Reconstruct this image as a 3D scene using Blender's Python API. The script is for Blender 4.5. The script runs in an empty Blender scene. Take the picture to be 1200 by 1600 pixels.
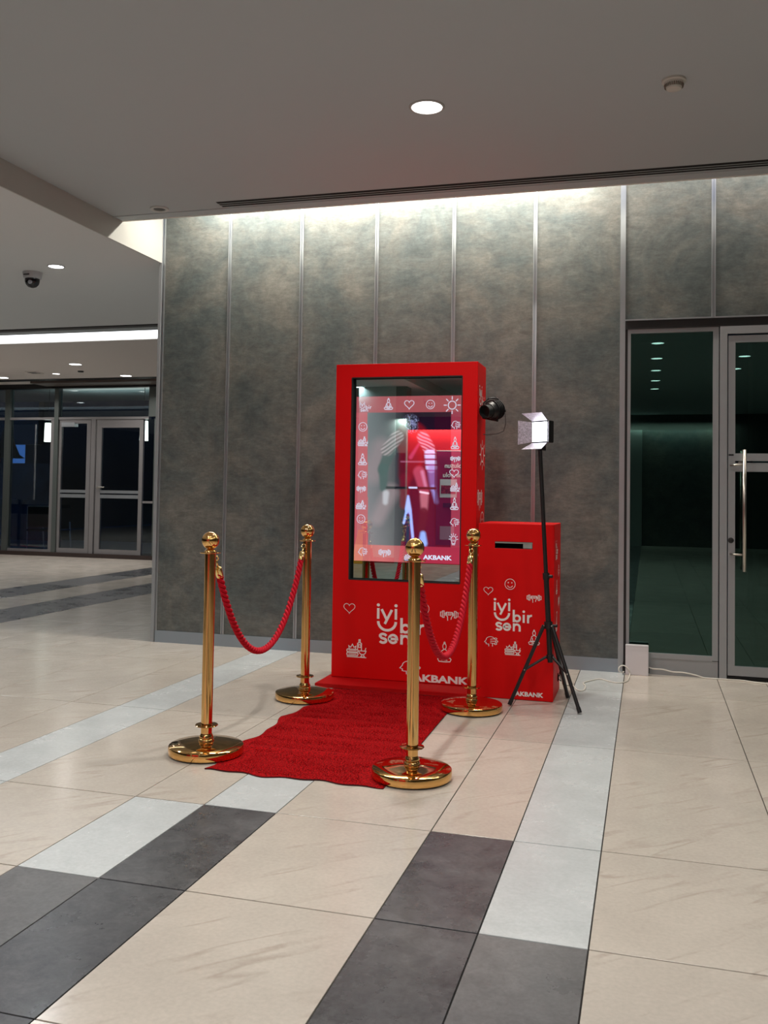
import bpy, bmesh, math, random
from mathutils import Vector, Matrix
random.seed(7)
S = bpy.context.scene
COL = S.collection
PI = math.pi

# ------------------------------------------------------------------ camera
F_PX = 1451.17
CAM = Vector((0.0, -7.0871, 1.3))
RV = Vector((0.961845, 0.273162, 0.015362))
UV = Vector((-0.005273, -0.037630, 0.999278))
FV = Vector((-0.273543, 0.961232, 0.034753))
cd = bpy.data.cameras.new('camera'); cam = bpy.data.objects.new('camera', cd); COL.objects.link(cam)
M = Matrix((RV, UV, -FV)).transposed().to_4x4(); M.translation = CAM
cam.matrix_world = M
cd.sensor_fit = 'VERTICAL'; cd.sensor_height = 24.0
cd.lens = F_PX * 24.0 / 1600.0
cd.shift_x = 0.0
cd.shift_y = -82.338 / 1600.0
cd.clip_end = 200
S.camera = cam

def at(px, py, ax, val):
    """point of a photograph pixel (1200x1600) on the plane axis=val"""
    d = FV * F_PX + RV * (px - 600) - UV * (py - 800 + 82.338)
    t = (val - CAM[ax]) / d[ax]
    return CAM + d * t

# ------------------------------------------------------------------ world, exposure
w = bpy.data.worlds.new('dusk'); S.world = w; w.use_nodes = True
bg = w.node_tree.nodes['Background']
bg.inputs[0].default_value = (0.10, 0.28, 0.85, 1); bg.inputs[1].default_value = 0.55
S.view_settings.view_transform = 'Standard'; S.view_settings.look = 'None'
S.view_settings.gamma = 1.0; S.view_settings.exposure = -0.20
S.view_settings.use_curve_mapping = False

CEIL, LOWC = 3.41, 3.23
DOWN_W, HALL_W = 25.0, 27.0
WHITE = (1.0, 0.955, 0.90); COOL = (0.90, 0.96, 1.0)

def area(name, loc, rot, sx, sy, power, color, spread=180, shape='RECTANGLE'):
    l = bpy.data.lights.new(name, 'AREA'); l.shape = shape; l.size = sx
    if shape in ('RECTANGLE', 'ELLIPSE'): l.size_y = sy
    l.energy = power; l.color = color; l.spread = math.radians(spread)
    o = bpy.data.objects.new(name, l); COL.objects.link(o); o.location = loc; o.rotation_euler = rot
    return o
# the hidden strip lamp in the cove above the panel wall
area('cove_lamp', (-2.02, -0.19, 3.80), (math.radians(-6), 0, 0), 3.3, 0.05, 130, (1.0, 0.94, 0.82))
area('cove_lamp_right', (1.3, -0.19, 3.80), (math.radians(-6), 0, 0), 3.2, 0.05, 30, (1.0, 0.90, 0.78))

# ------------------------------------------------------------------ materials
MATS = {}
def mat(name, color=(.5,.5,.5), rough=.5, metal=0.0, emit=None, estr=1.0, noise=None, bump=None, spec=.5, coat=0, coords='obj'):
    """noise=(scale, amount, detail) darkens/lightens the colour; bump=(scale,strength,distance)"""
    if name in MATS: return MATS[name]
    m = bpy.data.materials.new(name); m.use_nodes = True; n = m.node_tree.nodes; l = m.node_tree.links
    b = n['Principled BSDF']
    b.inputs['Base Color'].default_value = (*color, 1); b.inputs['Roughness'].default_value = rough
    b.inputs['Metallic'].default_value = metal; b.inputs['Specular IOR Level'].default_value = spec
    b.inputs['Coat Weight'].default_value = coat
    if emit:
        b.inputs['Emission Color'].default_value = (*emit, 1); b.inputs['Emission Strength'].default_value = estr
    tc = n.new('ShaderNodeNewGeometry')
    if noise:
        t = n.new('ShaderNodeTexNoise'); t.inputs['Scale'].default_value = noise[0]; t.inputs['Detail'].default_value = noise[2]
        l.new(tc.outputs['Position'], t.inputs['Vector'])
        r = n.new('ShaderNodeMapRange'); r.inputs[1].default_value = .3; r.inputs[2].default_value = .7
        r.inputs[3].default_value = 1 - noise[1]; r.inputs[4].default_value = 1 + noise[1]
        l.new(t.outputs['Fac'], r.inputs[0])
        v = n.new('ShaderNodeVectorMath'); v.operation = 'SCALE'; v.inputs[0].default_value = color
        l.new(r.outputs[0], v.inputs['Scale']); l.new(v.outputs[0], b.inputs['Base Color'])
    if bump:
        t = n.new('ShaderNodeTexNoise'); t.inputs['Scale'].default_value = bump[0]; t.inputs['Detail'].default_value = 3
        l.new(tc.outputs['Position'], t.inputs['Vector'])
        k = n.new('ShaderNodeBump'); k.inputs['Strength'].default_value = bump[1]; k.inputs['Distance'].default_value = bump[2]
        l.new(t.outputs['Fac'], k.inputs['Height']); l.new(k.outputs[0], b.inputs['Normal'])
    MATS[name] = m
    return m

def tile_mat(name, base, vein, rough, speck=0.10, veins=True):
    m = bpy.data.materials.new(name); m.use_nodes = True; n = m.node_tree.nodes; l = m.node_tree.links
    b = n['Principled BSDF']; g = n.new('ShaderNodeNewGeometry'); oi = n.new('ShaderNodeObjectInfo')
    off = n.new('ShaderNodeVectorMath'); off.operation = 'MULTIPLY_ADD'
    cmb = n.new('ShaderNodeCombineXYZ'); l.new(oi.outputs['Random'], cmb.inputs[2])
    sc = n.new('ShaderNodeVectorMath'); sc.operation = 'SCALE'; sc.inputs['Scale'].default_value = 9.0; l.new(cmb.outputs[0], sc.inputs[0])
    ad = n.new('ShaderNodeVectorMath'); ad.operation = 'ADD'; l.new(g.outputs['Position'], ad.inputs[0]); l.new(sc.outputs[0], ad.inputs[1])
    n.remove(off)
    # large clouds
    c = n.new('ShaderNodeTexNoise'); c.inputs['Scale'].default_value = 3.5; c.inputs['Detail'].default_value = 6; c.inputs['Roughness'].default_value = .65
    l.new(ad.outputs[0], c.inputs['Vector'])
    f = n.new('ShaderNodeTexNoise'); f.inputs['Scale'].default_value = 70; f.inputs['Detail'].default_value = 4
    l.new(ad.outputs[0], f.inputs['Vector'])
    r1 = n.new('ShaderNodeMapRange'); r1.inputs[1].default_value = .3; r1.inputs[2].default_value = .7; r1.inputs[3].default_value = 1-speck; r1.inputs[4].default_value = 1+speck
    l.new(c.outputs['Fac'], r1.inputs[0])
    r2 = n.new('ShaderNodeMapRange'); r2.inputs[1].default_value = .3; r2.inputs[2].default_value = .7; r2.inputs[3].default_value = 1-speck*.8; r2.inputs[4].default_value = 1+speck*.8
    l.new(f.outputs['Fac'], r2.inputs[0])
    mu = n.new('ShaderNodeMath'); mu.operation = 'MULTIPLY'; l.new(r1.outputs[0], mu.inputs[0]); l.new(r2.outputs[0], mu.inputs[1])
    mix = n.new('ShaderNodeMix'); mix.data_type = 'RGBA'
    mix.inputs[6].default_value = (*base, 1); mix.inputs[7].default_value = (*vein, 1)
    if veins:
        vr = n.new('ShaderNodeVectorRotate'); vr.rotation_type = 'Z_AXIS'; vr.inputs['Angle'].default_value = math.radians(-43)
        mp = n.new('ShaderNodeMapping'); mp.inputs['Scale'].default_value = (.75, 5.0, 1)
        l.new(ad.outputs[0], vr.inputs['Vector']); l.new(vr.outputs[0], mp.inputs['Vector'])
        v = n.new('ShaderNodeTexNoise'); v.inputs['Scale'].default_value = 1.3; v.inputs['Detail'].default_value = 3; v.inputs['Distortion'].default_value = .15
        l.new(mp.outputs[0], v.inputs['Vector'])
        s = n.new('ShaderNodeMath'); s.operation = 'SUBTRACT'; s.inputs[1].default_value = .5; l.new(v.outputs['Fac'], s.inputs[0])
        a = n.new('ShaderNodeMath'); a.operation = 'ABSOLUTE'; l.new(s.outputs[0], a.inputs[0])
        r = n.new('ShaderNodeMapRange'); r.inputs[1].default_value = 0; r.inputs[2].default_value = .035; r.inputs[3].default_value = .42; r.inputs[4].default_value = 0
        l.new(a.outputs[0], r.inputs[0])
        mk = n.new('ShaderNodeMapRange'); mk.inputs[1].default_value = .46; mk.inputs[2].default_value = .62; mk.inputs[3].default_value = 0; mk.inputs[4].default_value = 1
        l.new(c.outputs['Fac'], mk.inputs[0])
        mm = n.new('ShaderNodeMath'); mm.operation = 'MULTIPLY'; l.new(r.outputs[0], mm.inputs[0]); l.new(mk.outputs[0], mm.inputs[1])
        l.new(mm.outputs[0], mix.inputs[0])
    else:
        mk = n.new('ShaderNodeMapRange'); mk.inputs[1].default_value = .34; mk.inputs[2].default_value = .80
        c2 = n.new('ShaderNodeTexNoise'); c2.inputs['Scale'].default_value = 11; c2.inputs['Detail'].default_value = 10; c2.inputs['Roughness'].default_value = .85; c2.inputs['Distortion'].default_value = .6
        l.new(ad.outputs[0], c2.inputs['Vector']); l.new(c2.outputs['Fac'], mk.inputs[0]); l.new(mk.outputs[0], mix.inputs[0])
    vv = n.new('ShaderNodeVectorMath'); vv.operation = 'SCALE'; l.new(mix.outputs[2], vv.inputs[0]); l.new(mu.outputs[0], vv.inputs['Scale'])
    l.new(vv.outputs[0], b.inputs['Base Color'])
    rr = n.new('ShaderNodeMapRange'); rr.inputs[1].default_value = .3; rr.inputs[2].default_value = .7; rr.inputs[3].default_value = rough*.8; rr.inputs[4].default_value = rough*1.25
    l.new(c.outputs['Fac'], rr.inputs[0]); l.new(rr.outputs[0], b.inputs['Roughness'])
    bp = n.new('ShaderNodeBump'); bp.inputs['Strength'].default_value = .10; bp.inputs['Distance'].default_value = .0015
    bt = n.new('ShaderNodeTexNoise'); bt.inputs['Scale'].default_value = 14; bt.inputs['Detail'].default_value = 5; l.new(ad.outputs[0], bt.inputs['Vector'])
    l.new(bt.outputs['Fac'], bp.inputs['Height']); l.new(bp.outputs[0], b.inputs['Normal'])
    b.inputs['Specular IOR Level'].default_value = .5
    MATS[name] = m
    return m

def plaster_mat():
    m = bpy.data.materials.new('trowelled_panel'); m.use_nodes = True; n = m.node_tree.nodes; l = m.node_tree.links
    b = n['Principled BSDF']; g = n.new('ShaderNodeNewGeometry')
    def noise(scale, stretch, det, rough=.6, dist=0):
        mp = n.new('ShaderNodeMapping'); mp.inputs['Scale'].default_value = stretch; l.new(g.outputs['Position'], mp.inputs['Vector'])
        t = n.new('ShaderNodeTexNoise'); t.inputs['Scale'].default_value = scale; t.inputs['Detail'].default_value = det
        t.inputs['Roughness'].default_value = rough; t.inputs['Distortion'].default_value = dist
        l.new(mp.outputs[0], t.inputs['Vector']); return t
    a = noise(1.5, (1, 1, 1.1), 9, .72, .5); c = noise(6, (.75, 1, 1.3), 10, .8, .8); h = noise(17, (.6, 1, 1.6), 8, .8, .5); vst = noise(10, (1.3, 1, .55), 8, .75, .3)
    def cr(t, lo, hi, e0=.35, e1=.65):
        r = n.new('ShaderNodeMapRange'); r.inputs[1].default_value = e0; r.inputs[2].default_value = e1; r.inputs[3].default_value = lo; r.inputs[4].default_value = hi
        l.new(t.outputs['Fac'], r.inputs[0]); return r
    prod = None
    for r in (cr(a, .76, 1.22), cr(c, .78, 1.22), cr(h, .84, 1.18), cr(vst, .90, 1.10), cr(noise(42, (.45, 1, 1.7), 6, .8), .88, 1.16)):
        if prod is None: prod = r.outputs[0]; continue
        mu = n.new('ShaderNodeMath'); mu.operation = 'MULTIPLY'; l.new(prod, mu.inputs[0]); l.new(r.outputs[0], mu.inputs[1]); prod = mu.outputs[0]
    mix = n.new('ShaderNodeMix'); mix.data_type = 'RGBA'; mix.inputs[6].default_value = (.088, .108, .109, 1); mix.inputs[7].default_value = (.122, .121, .109, 1)
    l.new(cr(a, 0, 1, .4, .6).outputs[0], mix.inputs[0])
    v = n.new('ShaderNodeVectorMath'); v.operation = 'SCALE'; l.new(mix.outputs[2], v.inputs[0]); l.new(prod, v.inputs['Scale'])
    l.new(v.outputs[0], b.inputs['Base Color']); b.inputs['Roughness'].default_value = .55
    bp = n.new('ShaderNodeBump'); bp.inputs['Strength'].default_value = .35; bp.inputs['Distance'].default_value = .003
    l.new(c.outputs['Fac'], bp.inputs['Height']); l.new(bp.outputs[0], b.inputs['Normal'])
    MATS['plaster'] = m; return m

def glass_mat(name, tint, refl, gl_tint=(1, 1, 1)):
    m = bpy.data.materials.new(name); m.use_nodes = True; n = m.node_tree.nodes; l = m.node_tree.links
    n.remove(n['Principled BSDF']); out = n['Material Output']
    t = n.new('ShaderNodeBsdfTransparent'); t.inputs[0].default_value = (*tint, 1)
    g = n.new('ShaderNodeBsdfGlossy'); g.inputs['Roughness'].default_value = 0.0; g.inputs[0].default_value = (*gl_tint, 1)
    fr = n.new('ShaderNodeFresnel'); fr.inputs[0].default_value = 1.5
    ad = n.new('ShaderNodeMath'); ad.operation = 'MULTIPLY_ADD'; ad.inputs[1].default_value = 1.0; ad.inputs[2].default_value = refl
    l.new(fr.outputs[0], ad.inputs[0]); ad.use_clamp = True
    mx = n.new('ShaderNodeMixShader'); l.new(ad.outputs[0], mx.inputs[0]); l.new(t.outputs[0], mx.inputs[1]); l.new(g.outputs[0], mx.inputs[2])
    l.new(mx.outputs[0], out.inputs[0]); MATS[name] = m; return m

def emis(name, color, strength):
    if name in MATS: return MATS[name]
    m = bpy.data.materials.new(name); m.use_nodes = True; n = m.node_tree.nodes; l = m.node_tree.links
    n.remove(n['Principled BSDF']); e = n.new('ShaderNodeEmission'); e.inputs[0].default_value = (*color, 1); e.inputs[1].default_value = strength
    l.new(e.outputs[0], n['Material Output'].inputs[0]); MATS[name] = m; return m

BEIGE = tile_mat('beige_tile', (.515, .468, .412), (.26, .20, .155), .19, .06)
LIGHT = tile_mat('pale_grey_tile', (.545, .575, .585), (.46, .49, .495), .24, .06, False)
DARK = tile_mat('charcoal_tile', (.040, .042, .048), (.125, .125, .130), .28, .20, False)
MIDG = tile_mat('mid_grey_tile', (.095, .095, .099), (.17, .17, .172), .32, .14, False)
PLASTER = plaster_mat()
JOINT = mat('dark_joint', (.03, .028, .026), .9)
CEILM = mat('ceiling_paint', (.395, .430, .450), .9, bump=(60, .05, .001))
CEILW = mat('ceiling_paint_warm', (.62, .575, .55), .9)
WHITEP = mat('white_paint', (.78, .78, .74), .7)
ALU = mat('brushed_aluminium', (.46, .49, .52), .34, .85, noise=(6, .05, 3))
ALUB = mat('aluminium_baseboard', (.30, .35, .40), .42, .35)
FRAME = mat('grey_powder_coat', (.34, .36, .38), .40, .3)
FARFR = mat('warm_grey_frame', (.24, .23, .235), .35, .4)
DARKM = mat('dark_metal', (.012, .012, .013), .45)
BLACK = mat('black_plastic', (.008, .008, .009), .38)
VOID = mat('black_recess', (.002, .002, .002), .9)
RED = mat('red_vinyl', (.66, .001, .002), .5, bump=(3, .05, .003), spec=.18)
REDD = mat('red_platform_paint', (.42, .001, .002), .5, spec=.2)
WHT = mat('white_print', (.86, .82, .80), .6)
BRASS = mat('polished_brass', (.80, .47, .17), .07, 1.0, noise=(5, .05, 2))
BRASSP = mat('fluted_brass', (.78, .46, .17), .10, 1.0)
_n = BRASSP.node_tree.nodes; _l = BRASSP.node_tree.links
_t = _n.new('ShaderNodeTexCoord'); _m = _n.new('ShaderNodeMapping'); _m.inputs['Scale'].default_value = (190, 190, .6); _x = _n.new('ShaderNodeTexNoise'); _x.inputs['Scale'].default_value = 1.0; _x.inputs['Detail'].default_value = 1
_b = _n.new('ShaderNodeBump'); _b.inputs['Strength'].default_value = .45; _b.inputs['Distance'].default_value = .0015
_l.new(_t.outputs['Object'], _m.inputs[0]); _l.new(_m.outputs[0], _x.inputs['Vector']); _l.new(_x.outputs['Fac'], _b.inputs['Height']); _l.new(_b.outputs[0], _n['Principled BSDF'].inputs['Normal'])
BRASSD = mat('brass_gold', (.86, .62, .25), .15, 1.0)
CHROME = mat('satin_steel', (.46, .43, .39), .30, 1.0)
PLWHITE = mat('white_plastic', (.72, .71, .74), .4)
CABLEM = mat('white_cable', (.72, .70, .64), .5)
YELLOW = mat('yellow_plastic', (.85, .36, .01), .45)
LAMPD = emis('lamp_diffuser', (1, .98, .95), 9.0)
LAMPC = emis('lamp_diffuser_cool', (.95, .98, 1.0), 9.0)
GLASS_D = glass_mat('tinted_door_glass', (.22, .34, .31), .055, (.52, .95, .84))
GLASS_F = glass_mat('facade_glass', (.75, .83, .85), .015)
MIRROR = None

# ------------------------------------------------------------------ mesh helpers
def bm_box(bm, x0, x1, y0, y1, z0, z1):
    vs = [bm.verts.new(v) for v in ((x0,y0,z0),(x1,y0,z0),(x1,y1,z0),(x0,y1,z0),(x0,y0,z1),(x1,y0,z1),(x1,y1,z1),(x0,y1,z1))]
    fs = [bm.faces.new([vs[i] for i in f]) for f in ((0,3,2,1),(4,5,6,7),(0,1,5,4),(1,2,6,5),(2,3,7,6),(3,0,4,7))]
    return vs, fs
def bm_tube(bm, pts, r, seg=10, caps=True):
    """tube along points; r a number or list"""
    pts = [Vector(p) for p in pts]; n = len(pts)
    rs = r if isinstance(r, (list, tuple)) else [r]*n
    rings = []; up = None
    for i, p in enumerate(pts):
        d = (pts[min(i+1, n-1)] - pts[max(i-1, 0)]).normalized()
        if up is None:
            up = Vector((0,0,1)) if abs(d.z) < .9 else Vector((1,0,0))
        a = d.cross(up).normalized(); b = a.cross(d).normalized(); up = b
        rings.append([bm.verts.new(p + (a*math.cos(2*PI*k/seg) + b*math.sin(2*PI*k/seg))*rs[i]) for k in range(seg)])
    for i in range(n-1):
        for k in range(seg):
            f = bm.faces.new((rings[i][k], rings[i][(k+1)%seg], rings[i+1][(k+1)%seg], rings[i+1][k])); f.smooth = True
    if caps:
        bm.faces.new(list(reversed(rings[0]))); bm.faces.new(rings[-1])
def bm_lathe(bm, prof, seg=48, c=(0,0,0), smooth=True, axis=None):
    rings = []; c = Vector(c)
    q = Vector((0,0,1)).rotation_difference(Vector(axis)) if axis is not None else None
    for r, z in prof:
        if r < 1e-6: pts = [Vector((0,0,z))]
        else: pts = [Vector((r*math.cos(2*PI*k/seg), r*math.sin(2*PI*k/seg), z)) for k in range(seg)]
        rings.append([bm.verts.new(c + (q @ p if q else p)) for p in pts])
    for i in range(len(rings)-1):
        A, B = rings[i], rings[i+1]
        for k in range(seg):
            k2 = (k+1) % seg
            if len(A) == 1 and len(B) == 1: continue
            if len(A) == 1: f = bm.faces.new((A[0], B[k2], B[k]))
            elif len(B) == 1: f = bm.faces.new((A[k], A[k2], B[0]))
            else: f = bm.faces.new((A[k], A[k2], B[k2], B[k]))
            f.smooth = smooth
def link(name, bm, m, parent=None, loc=None, bevel=0, split=None):
    if bevel:
        bmesh.ops.bevel(bm, geom=[e for e in bm.edges], offset=bevel, segments=2, affect='EDGES', clamp_overlap=True)
    bmesh.ops.recalc_face_normals(bm, faces=bm.faces)
    me = bpy.data.meshes.new(name); bm.to_mesh(me); bm.free()
    if isinstance(m, (list, tuple)):
        for k in m: me.materials.append(k)
    else: me.materials.append(m)
    if split:
        try: me.set_sharp_from_angle(angle=math.radians(split))
        except Exception: pass
    o = bpy.data.objects.new(name, me); COL.objects.link(o)
    if parent: o.parent = parent
    if loc is not None: o.location = loc
    return o
def box(name, x0, x1, y0, y1, z0, z1, m, parent=None, bevel=0):
    """box in the parent's local frame (parents carry no rotation unless said); origin at its own centre"""
    c = Vector(((x0+x1)/2, (y0+y1)/2, (z0+z1)/2)); bm = bmesh.new()
    bm_box(bm, x0-c.x, x1-c.x, y0-c.y, y1-c.y, z0-c.z, z1-c.z)
    return link(name, bm, m, parent, c, bevel)
def tube(name, pts, r, m, parent=None, seg=10):
    bm = bmesh.new(); bm_tube(bm, pts, r, seg); return link(name, bm, m, parent, split=50)
def lathe(name, prof, m, parent=None, loc=(0,0,0), seg=48, split=35, axis=None):
    bm = bmesh.new(); bm_lathe(bm, prof, seg, axis=axis); return link(name, bm, m, parent, loc, split=split)
def thing(name, label, cat, loc=(0,0,0), rz=0, group=None):
    o = bpy.data.objects.new(name, None); COL.objects.link(o); o.location = loc; o.rotation_euler = (0,0,rz)
    o['label'] = label; o['category'] = cat
    if group: o['group'] = group
    return o
def tag(o, label, cat, group=None):
    o['label'] = label; o['category'] = cat
    if group: o['group'] = group
    return o
def struct(o, label=None, cat=None):
    o['kind'] = 'structure'
    if label: o['label'] = label
    if cat: o['category'] = cat
    return o
def sempty(name, label, cat, loc=(0,0,0)):
    o = bpy.data.objects.new(name, None); COL.objects.link(o); o.location = loc
    return struct(o, label, cat)
def dup_tree(o, parent=None):
    c = o.copy(); COL.objects.link(c); c.parent = parent
    for ch in list(o.children): dup_tree(ch, c)
    return c

# ================================================================== FLOOR
floor = box('floor', -17, 6, -18.2, 8.6, -.12, -.006, JOINT)
struct(floor, 'hall floor of large beige, pale grey and charcoal tiles', 'floor')
X0, HW = -0.1569, 0.31918
def cx(c): return X0 + HW*c
ROWS = [-5.09, -4.3217, -3.5554, -2.1392, -0.6997]
while ROWS[-1] < 8.0: ROWS.append(ROWS[-1] + 1.435)
# columns: (left half-step, right half-step, kind)
cols = [(0,2,'b'), (-1,0,'R'), (-2,-1,'K'), (-4,-2,'b'), (-5,-4,'L'), (-6,-5,'M'), (-8,-6,'b'), (-9,-8,'W'), (-10,-9,'b'),
        (-12,-10,'b'), (-14,-12,'b'), (-15,-14,'b'), (-16,-15,'b'), (-18,-16,'b'), (-20,-18,'d'), (-22,-20,'b'), (-24,-22,'e'), (-26,-24,'b'),
        (-28,-26,'b'), (-30,-28,'b'), (-32,-30,'b'), (-34,-32,'b'), (-36,-34,'b'), (-38,-36,'b'), (-40,-38,'b'), (-42,-40,'b'),
        (2,3,'b'), (3,4,'b'), (4,6,'b')]
EDGE = {-15: -4.86, -16: -5.20}
def ex(c): return cx(c)
def kind(k, y):
    if k == 'b': return BEIGE
    if k == 'R': return MIDG if y < -4.5 else LIGHT
    if k == 'K': return DARK if y < -3.7 else BEIGE
    if k == 'L': return DARK if y < -3.7 else LIGHT
    if k == 'M': return MIDG if y < -4.5 else (LIGHT if y < -3.7 else BEIGE)
    if k == 'W': return LIGHT
    if k == 'd': return DARK
    if k == 'e': return (DARK if int((y+20)/1.435) % 2 else MIDG)
GAP = .0022
tile_mesh = {}
def tile(x0, x1, y0, y1, m):
    key = (round(x1-x0, 3), round(y1-y0, 3), m.name)
    if key not in tile_mesh:
        bm = bmesh.new(); a, b = (x1-x0)/2-GAP, (y1-y0)/2-GAP
        b -= .0012; vs, fs = bm_box(bm, -a, a, -b, b, -.006, 0)
        top = [e for e in bm.edges if all(v.co.z > -.001 for v in e.verts)]
        bmesh.ops.bevel(bm, geom=top, offset=.0008, segments=1, affect='EDGES')
        me = bpy.data.meshes.new('tile'); bm.to_mesh(me); bm.free(); me.materials.append(m); tile_mesh[key] = me
    o = bpy.data.objects.new('tile', tile_mesh[key]); COL.objects.link(o); o.parent = floor
    o.matrix_parent_inverse = Matrix.Identity(4)
    o.location = Vector(((x0+x1)/2, (y0+y1)/2, 0)) - floor.location
rest = bmesh.new(); rest_m = [BEIGE, LIGHT, DARK, MIDG]
def rest_tile(x0, x1, y0, y1, m):
    vs, fs = bm_box(rest, x0+GAP, x1-GAP, y0+GAP, y1-GAP, -.006, 0)
    for f in fs: f.material_index = rest_m.index(m)
rows_all = []
y = ROWS[0]; back = []
while y > -18: back.append((y-1.435, y)); y -= 1.435
for a, b in back: rows_all.append((a, b, True))
for i in range(len(ROWS)-1): rows_all.append((ROWS[i], ROWS[i+1], False))
ntile = 0
for c0, c1, k in cols:
    for a, b, behind in rows_all:
        x0, x1 = ex(c0), ex(c1); m = kind(k, (a+b)/2)
        # visible from the camera?
        vis = False
        if not behind:
            for X in (x0, x1):
                for Y in (a, b):
                    v = Vector((X, Y, 0)) - CAM; d = v.dot(FV)
                    if d > .5:
                        px = 600 + F_PX*v.dot(RV)/d; py = 800-82.3 - F_PX*v.dot(UV)/d
                        if -60 < px < 1260 and py < 1750 and not (Y > .8 and X > -3.6): vis = True
        if vis and ntile < 298: tile(x0, x1, a, b, m); ntile += 1
        else: rest_tile(x0, x1, a, min(b, 8.6), m)
# fields beyond, seen only in reflections
xx = cx(6)
while xx < 5.9:
    for a, b, _ in rows_all: rest_tile(xx, min(xx+2*HW, 6), a, b, BEIGE)
    xx += 2*HW
xx = cx(-42)
while xx > -16.5:
    for a, b, _ in rows_all: rest_tile(xx-2*HW, xx, a, b, BEIGE)
    xx -= 2*HW
ro = link('tile', rest, rest_m, floor, -floor.location); ro['kind'] = 'stuff'
print('tiles', ntile)

# ================================================================== PANEL WALL
JX = [-4.020, -3.387, -2.7436, -2.1006, -1.4713, -.8377, -.1868, .4497, 1.088, 1.726, 2.364, 3.0]
TOPZ = 3.95
wall_back = box('wall_back', -4.005, -.17, .012, .26, 0, TOPZ, DARKM)
struct(wall_back, 'dark trowelled panel wall with vertical aluminium strips behind the red photo booth', 'wall')
def wp(o): o.location = o.location - wall_back.location; return o
box_over = wp(box('core', -.18, 6, .012, .26, 2.60, TOPZ, DARKM, wall_back))
def panel(x0, x1, z0, z1):
    wp(box('panel', x0+.014, x1-.014, -.002, .012, z0, z1, PLASTER, wall_back))
for i in range(6): panel(JX[i], JX[i+1], .100, TOPZ)
for i in range(6, 11): panel(JX[i], JX[i+1], 2.605, TOPZ)
def strip(x, z0, z1, w=.015):
    bm = bmesh.new()
    for a, b, d in ((-w, -w*.45, -.008), (-w*.45, w*.45, .002), (w*.45, w, -.008)):
        bm_box(bm, x+a, x+b, d, .012, z0, z1)
    o = link('joint_strip', bm, ALU, wall_back); o.location = -wall_back.location
for i in range(1, 6): strip(JX[i], .10, TOPZ)
strip(JX[0]+.012, 0, TOPZ, .016)
for i in range(7, 11): strip(JX[i], 2.605, TOPZ)
wp(box('edge_strip', -.206, -.168, -.012, .05, 0, TOPZ, ALU, wall_back))
wp(box('corner_post', -4.046, -4.020, -.012, .20, 0, 3.6, FRAME, wall_back))
bb = box('baseboard_back', -4.005, -.206, -.010, .012, .0, .098, ALUB); struct(bb, 'blue grey aluminium baseboard under the panel wall', 'baseboard')
wall_side = struct(box('wall_left', -4.03, -3.85, .20, 8.0, 0, TOPZ, WHITEP), 'side wall running back to the entrance glazing', 'wall')
# the band under the door head
# ================================================================== DOOR AND WINDOW (right)
trim = struct(box('trim_1', -.168, 6, -.012, .26, 2.530, 2.600, DARKM), 'black head band above the glazed door', 'trim')
struct(box('trim_2', -.168, 6, -.020, -.012, 2.592, 2.602, ALU), 'thin bright lip over the door head', 'trim')
win = sempty('window_1', 'fixed dark glass side light with a grey aluminium frame', 'window', (.155, .05, 0))
def W(name, x0, x1, y0, y1, z0, z1, m, par):
    o = box(name, x0, x1, y0, y1, z0, z1, m, par); o.location = o.location - par.location
    if par.parent: o.location = o.location - par.parent.location
    return o
W('jamb', -.168, -.150, 0, .12, .0, 2.53, DARKM, win)
W('frame_stile', -.150, -.128, .0, .06, .125, 2.53, FRAME, win)
W('frame_stile', .449, .488, .0, .06, .125, 2.53, FRAME, win)
W('frame_rail', -.128, .449, .0, .06, 2.500, 2.53, FRAME, win)
W('frame_rail', -.128, .449, .0, .06, .120, .155, FRAME, win)
W('sill_panel', -.150, .488, .01, .08, .0, .120, FRAME, win)
W('pane', -.130, .452, .028, .036, .150, 2.505, GLASS_D, win)
door = sempty('door_1', 'tall glazed door with a grey frame and long steel pull handle', 'door', (1.0, .05, 0))
W('door_post', .495, .545, -.012, .10, 0, 2.53, FRAME, door)
W('door_post', 1.50, 1.55, -.012, .10, 0, 2.53, FRAME, door)
W('door_head', .545, 1.50, -.012, .10, 2.475, 2.53, FRAME, door)
leafb = W('stile', .552, .600, -.004, .046, .030, 2.462, FRAME, door)
W('stile', 1.445, 1.495, -.004, .046, .030, 2.462, FRAME, door)
W('rail', .600, 1.445, -.004, .046, 2.412, 2.462, FRAME, door)
W('rail', .600, 1.445, -.004, .046, 1.558, 1.612, FRAME, door)
W('rail', .600, 1.445, -.002, .046, 1.482, 1.545, FRAME, door)
W('rail', .600, 1.445, -.004, .046, .030, .098, FRAME, door)
W('pane', .598, 1.447, .018, .026, .095, 1.485, GLASS_D, door)
W('pane', .598, 1.447, .018, .026, 1.61, 2.415, GLASS_D, door)
W('threshold', .545, 1.50, -.01, .06, 0, .024, VOID, door)
hd = W('pull_handle', .643, .669, -.092, -.066, .775, 1.635, CHROME, door)
me = bmesh.new(); bm_tube(me, [(0,0,-.43), (0,0,.43)], .0135, 20); me.to_mesh(hd.data); me.free()
for p in hd.data.polygons: p.use_smooth = len(p.vertices) == 4
def hchild(name, pts, r, m, seg=14):
    bm = bmesh.new(); bm_tube(bm, pts, r, seg); o = link(name, bm, m, hd); return o
hc = Vector((.656, -.079, 1.205))
for z in (1.527, .893):
    hchild('standoff', [Vector((.572, -.004, z))-hc, Vector((.590, -.06, z))-hc, Vector((.656, -.079, z))-hc], .008, CHROME)
hi = W('inner_handle', .630, .652, .085, .107, .80, 1.60, CHROME, door)
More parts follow.
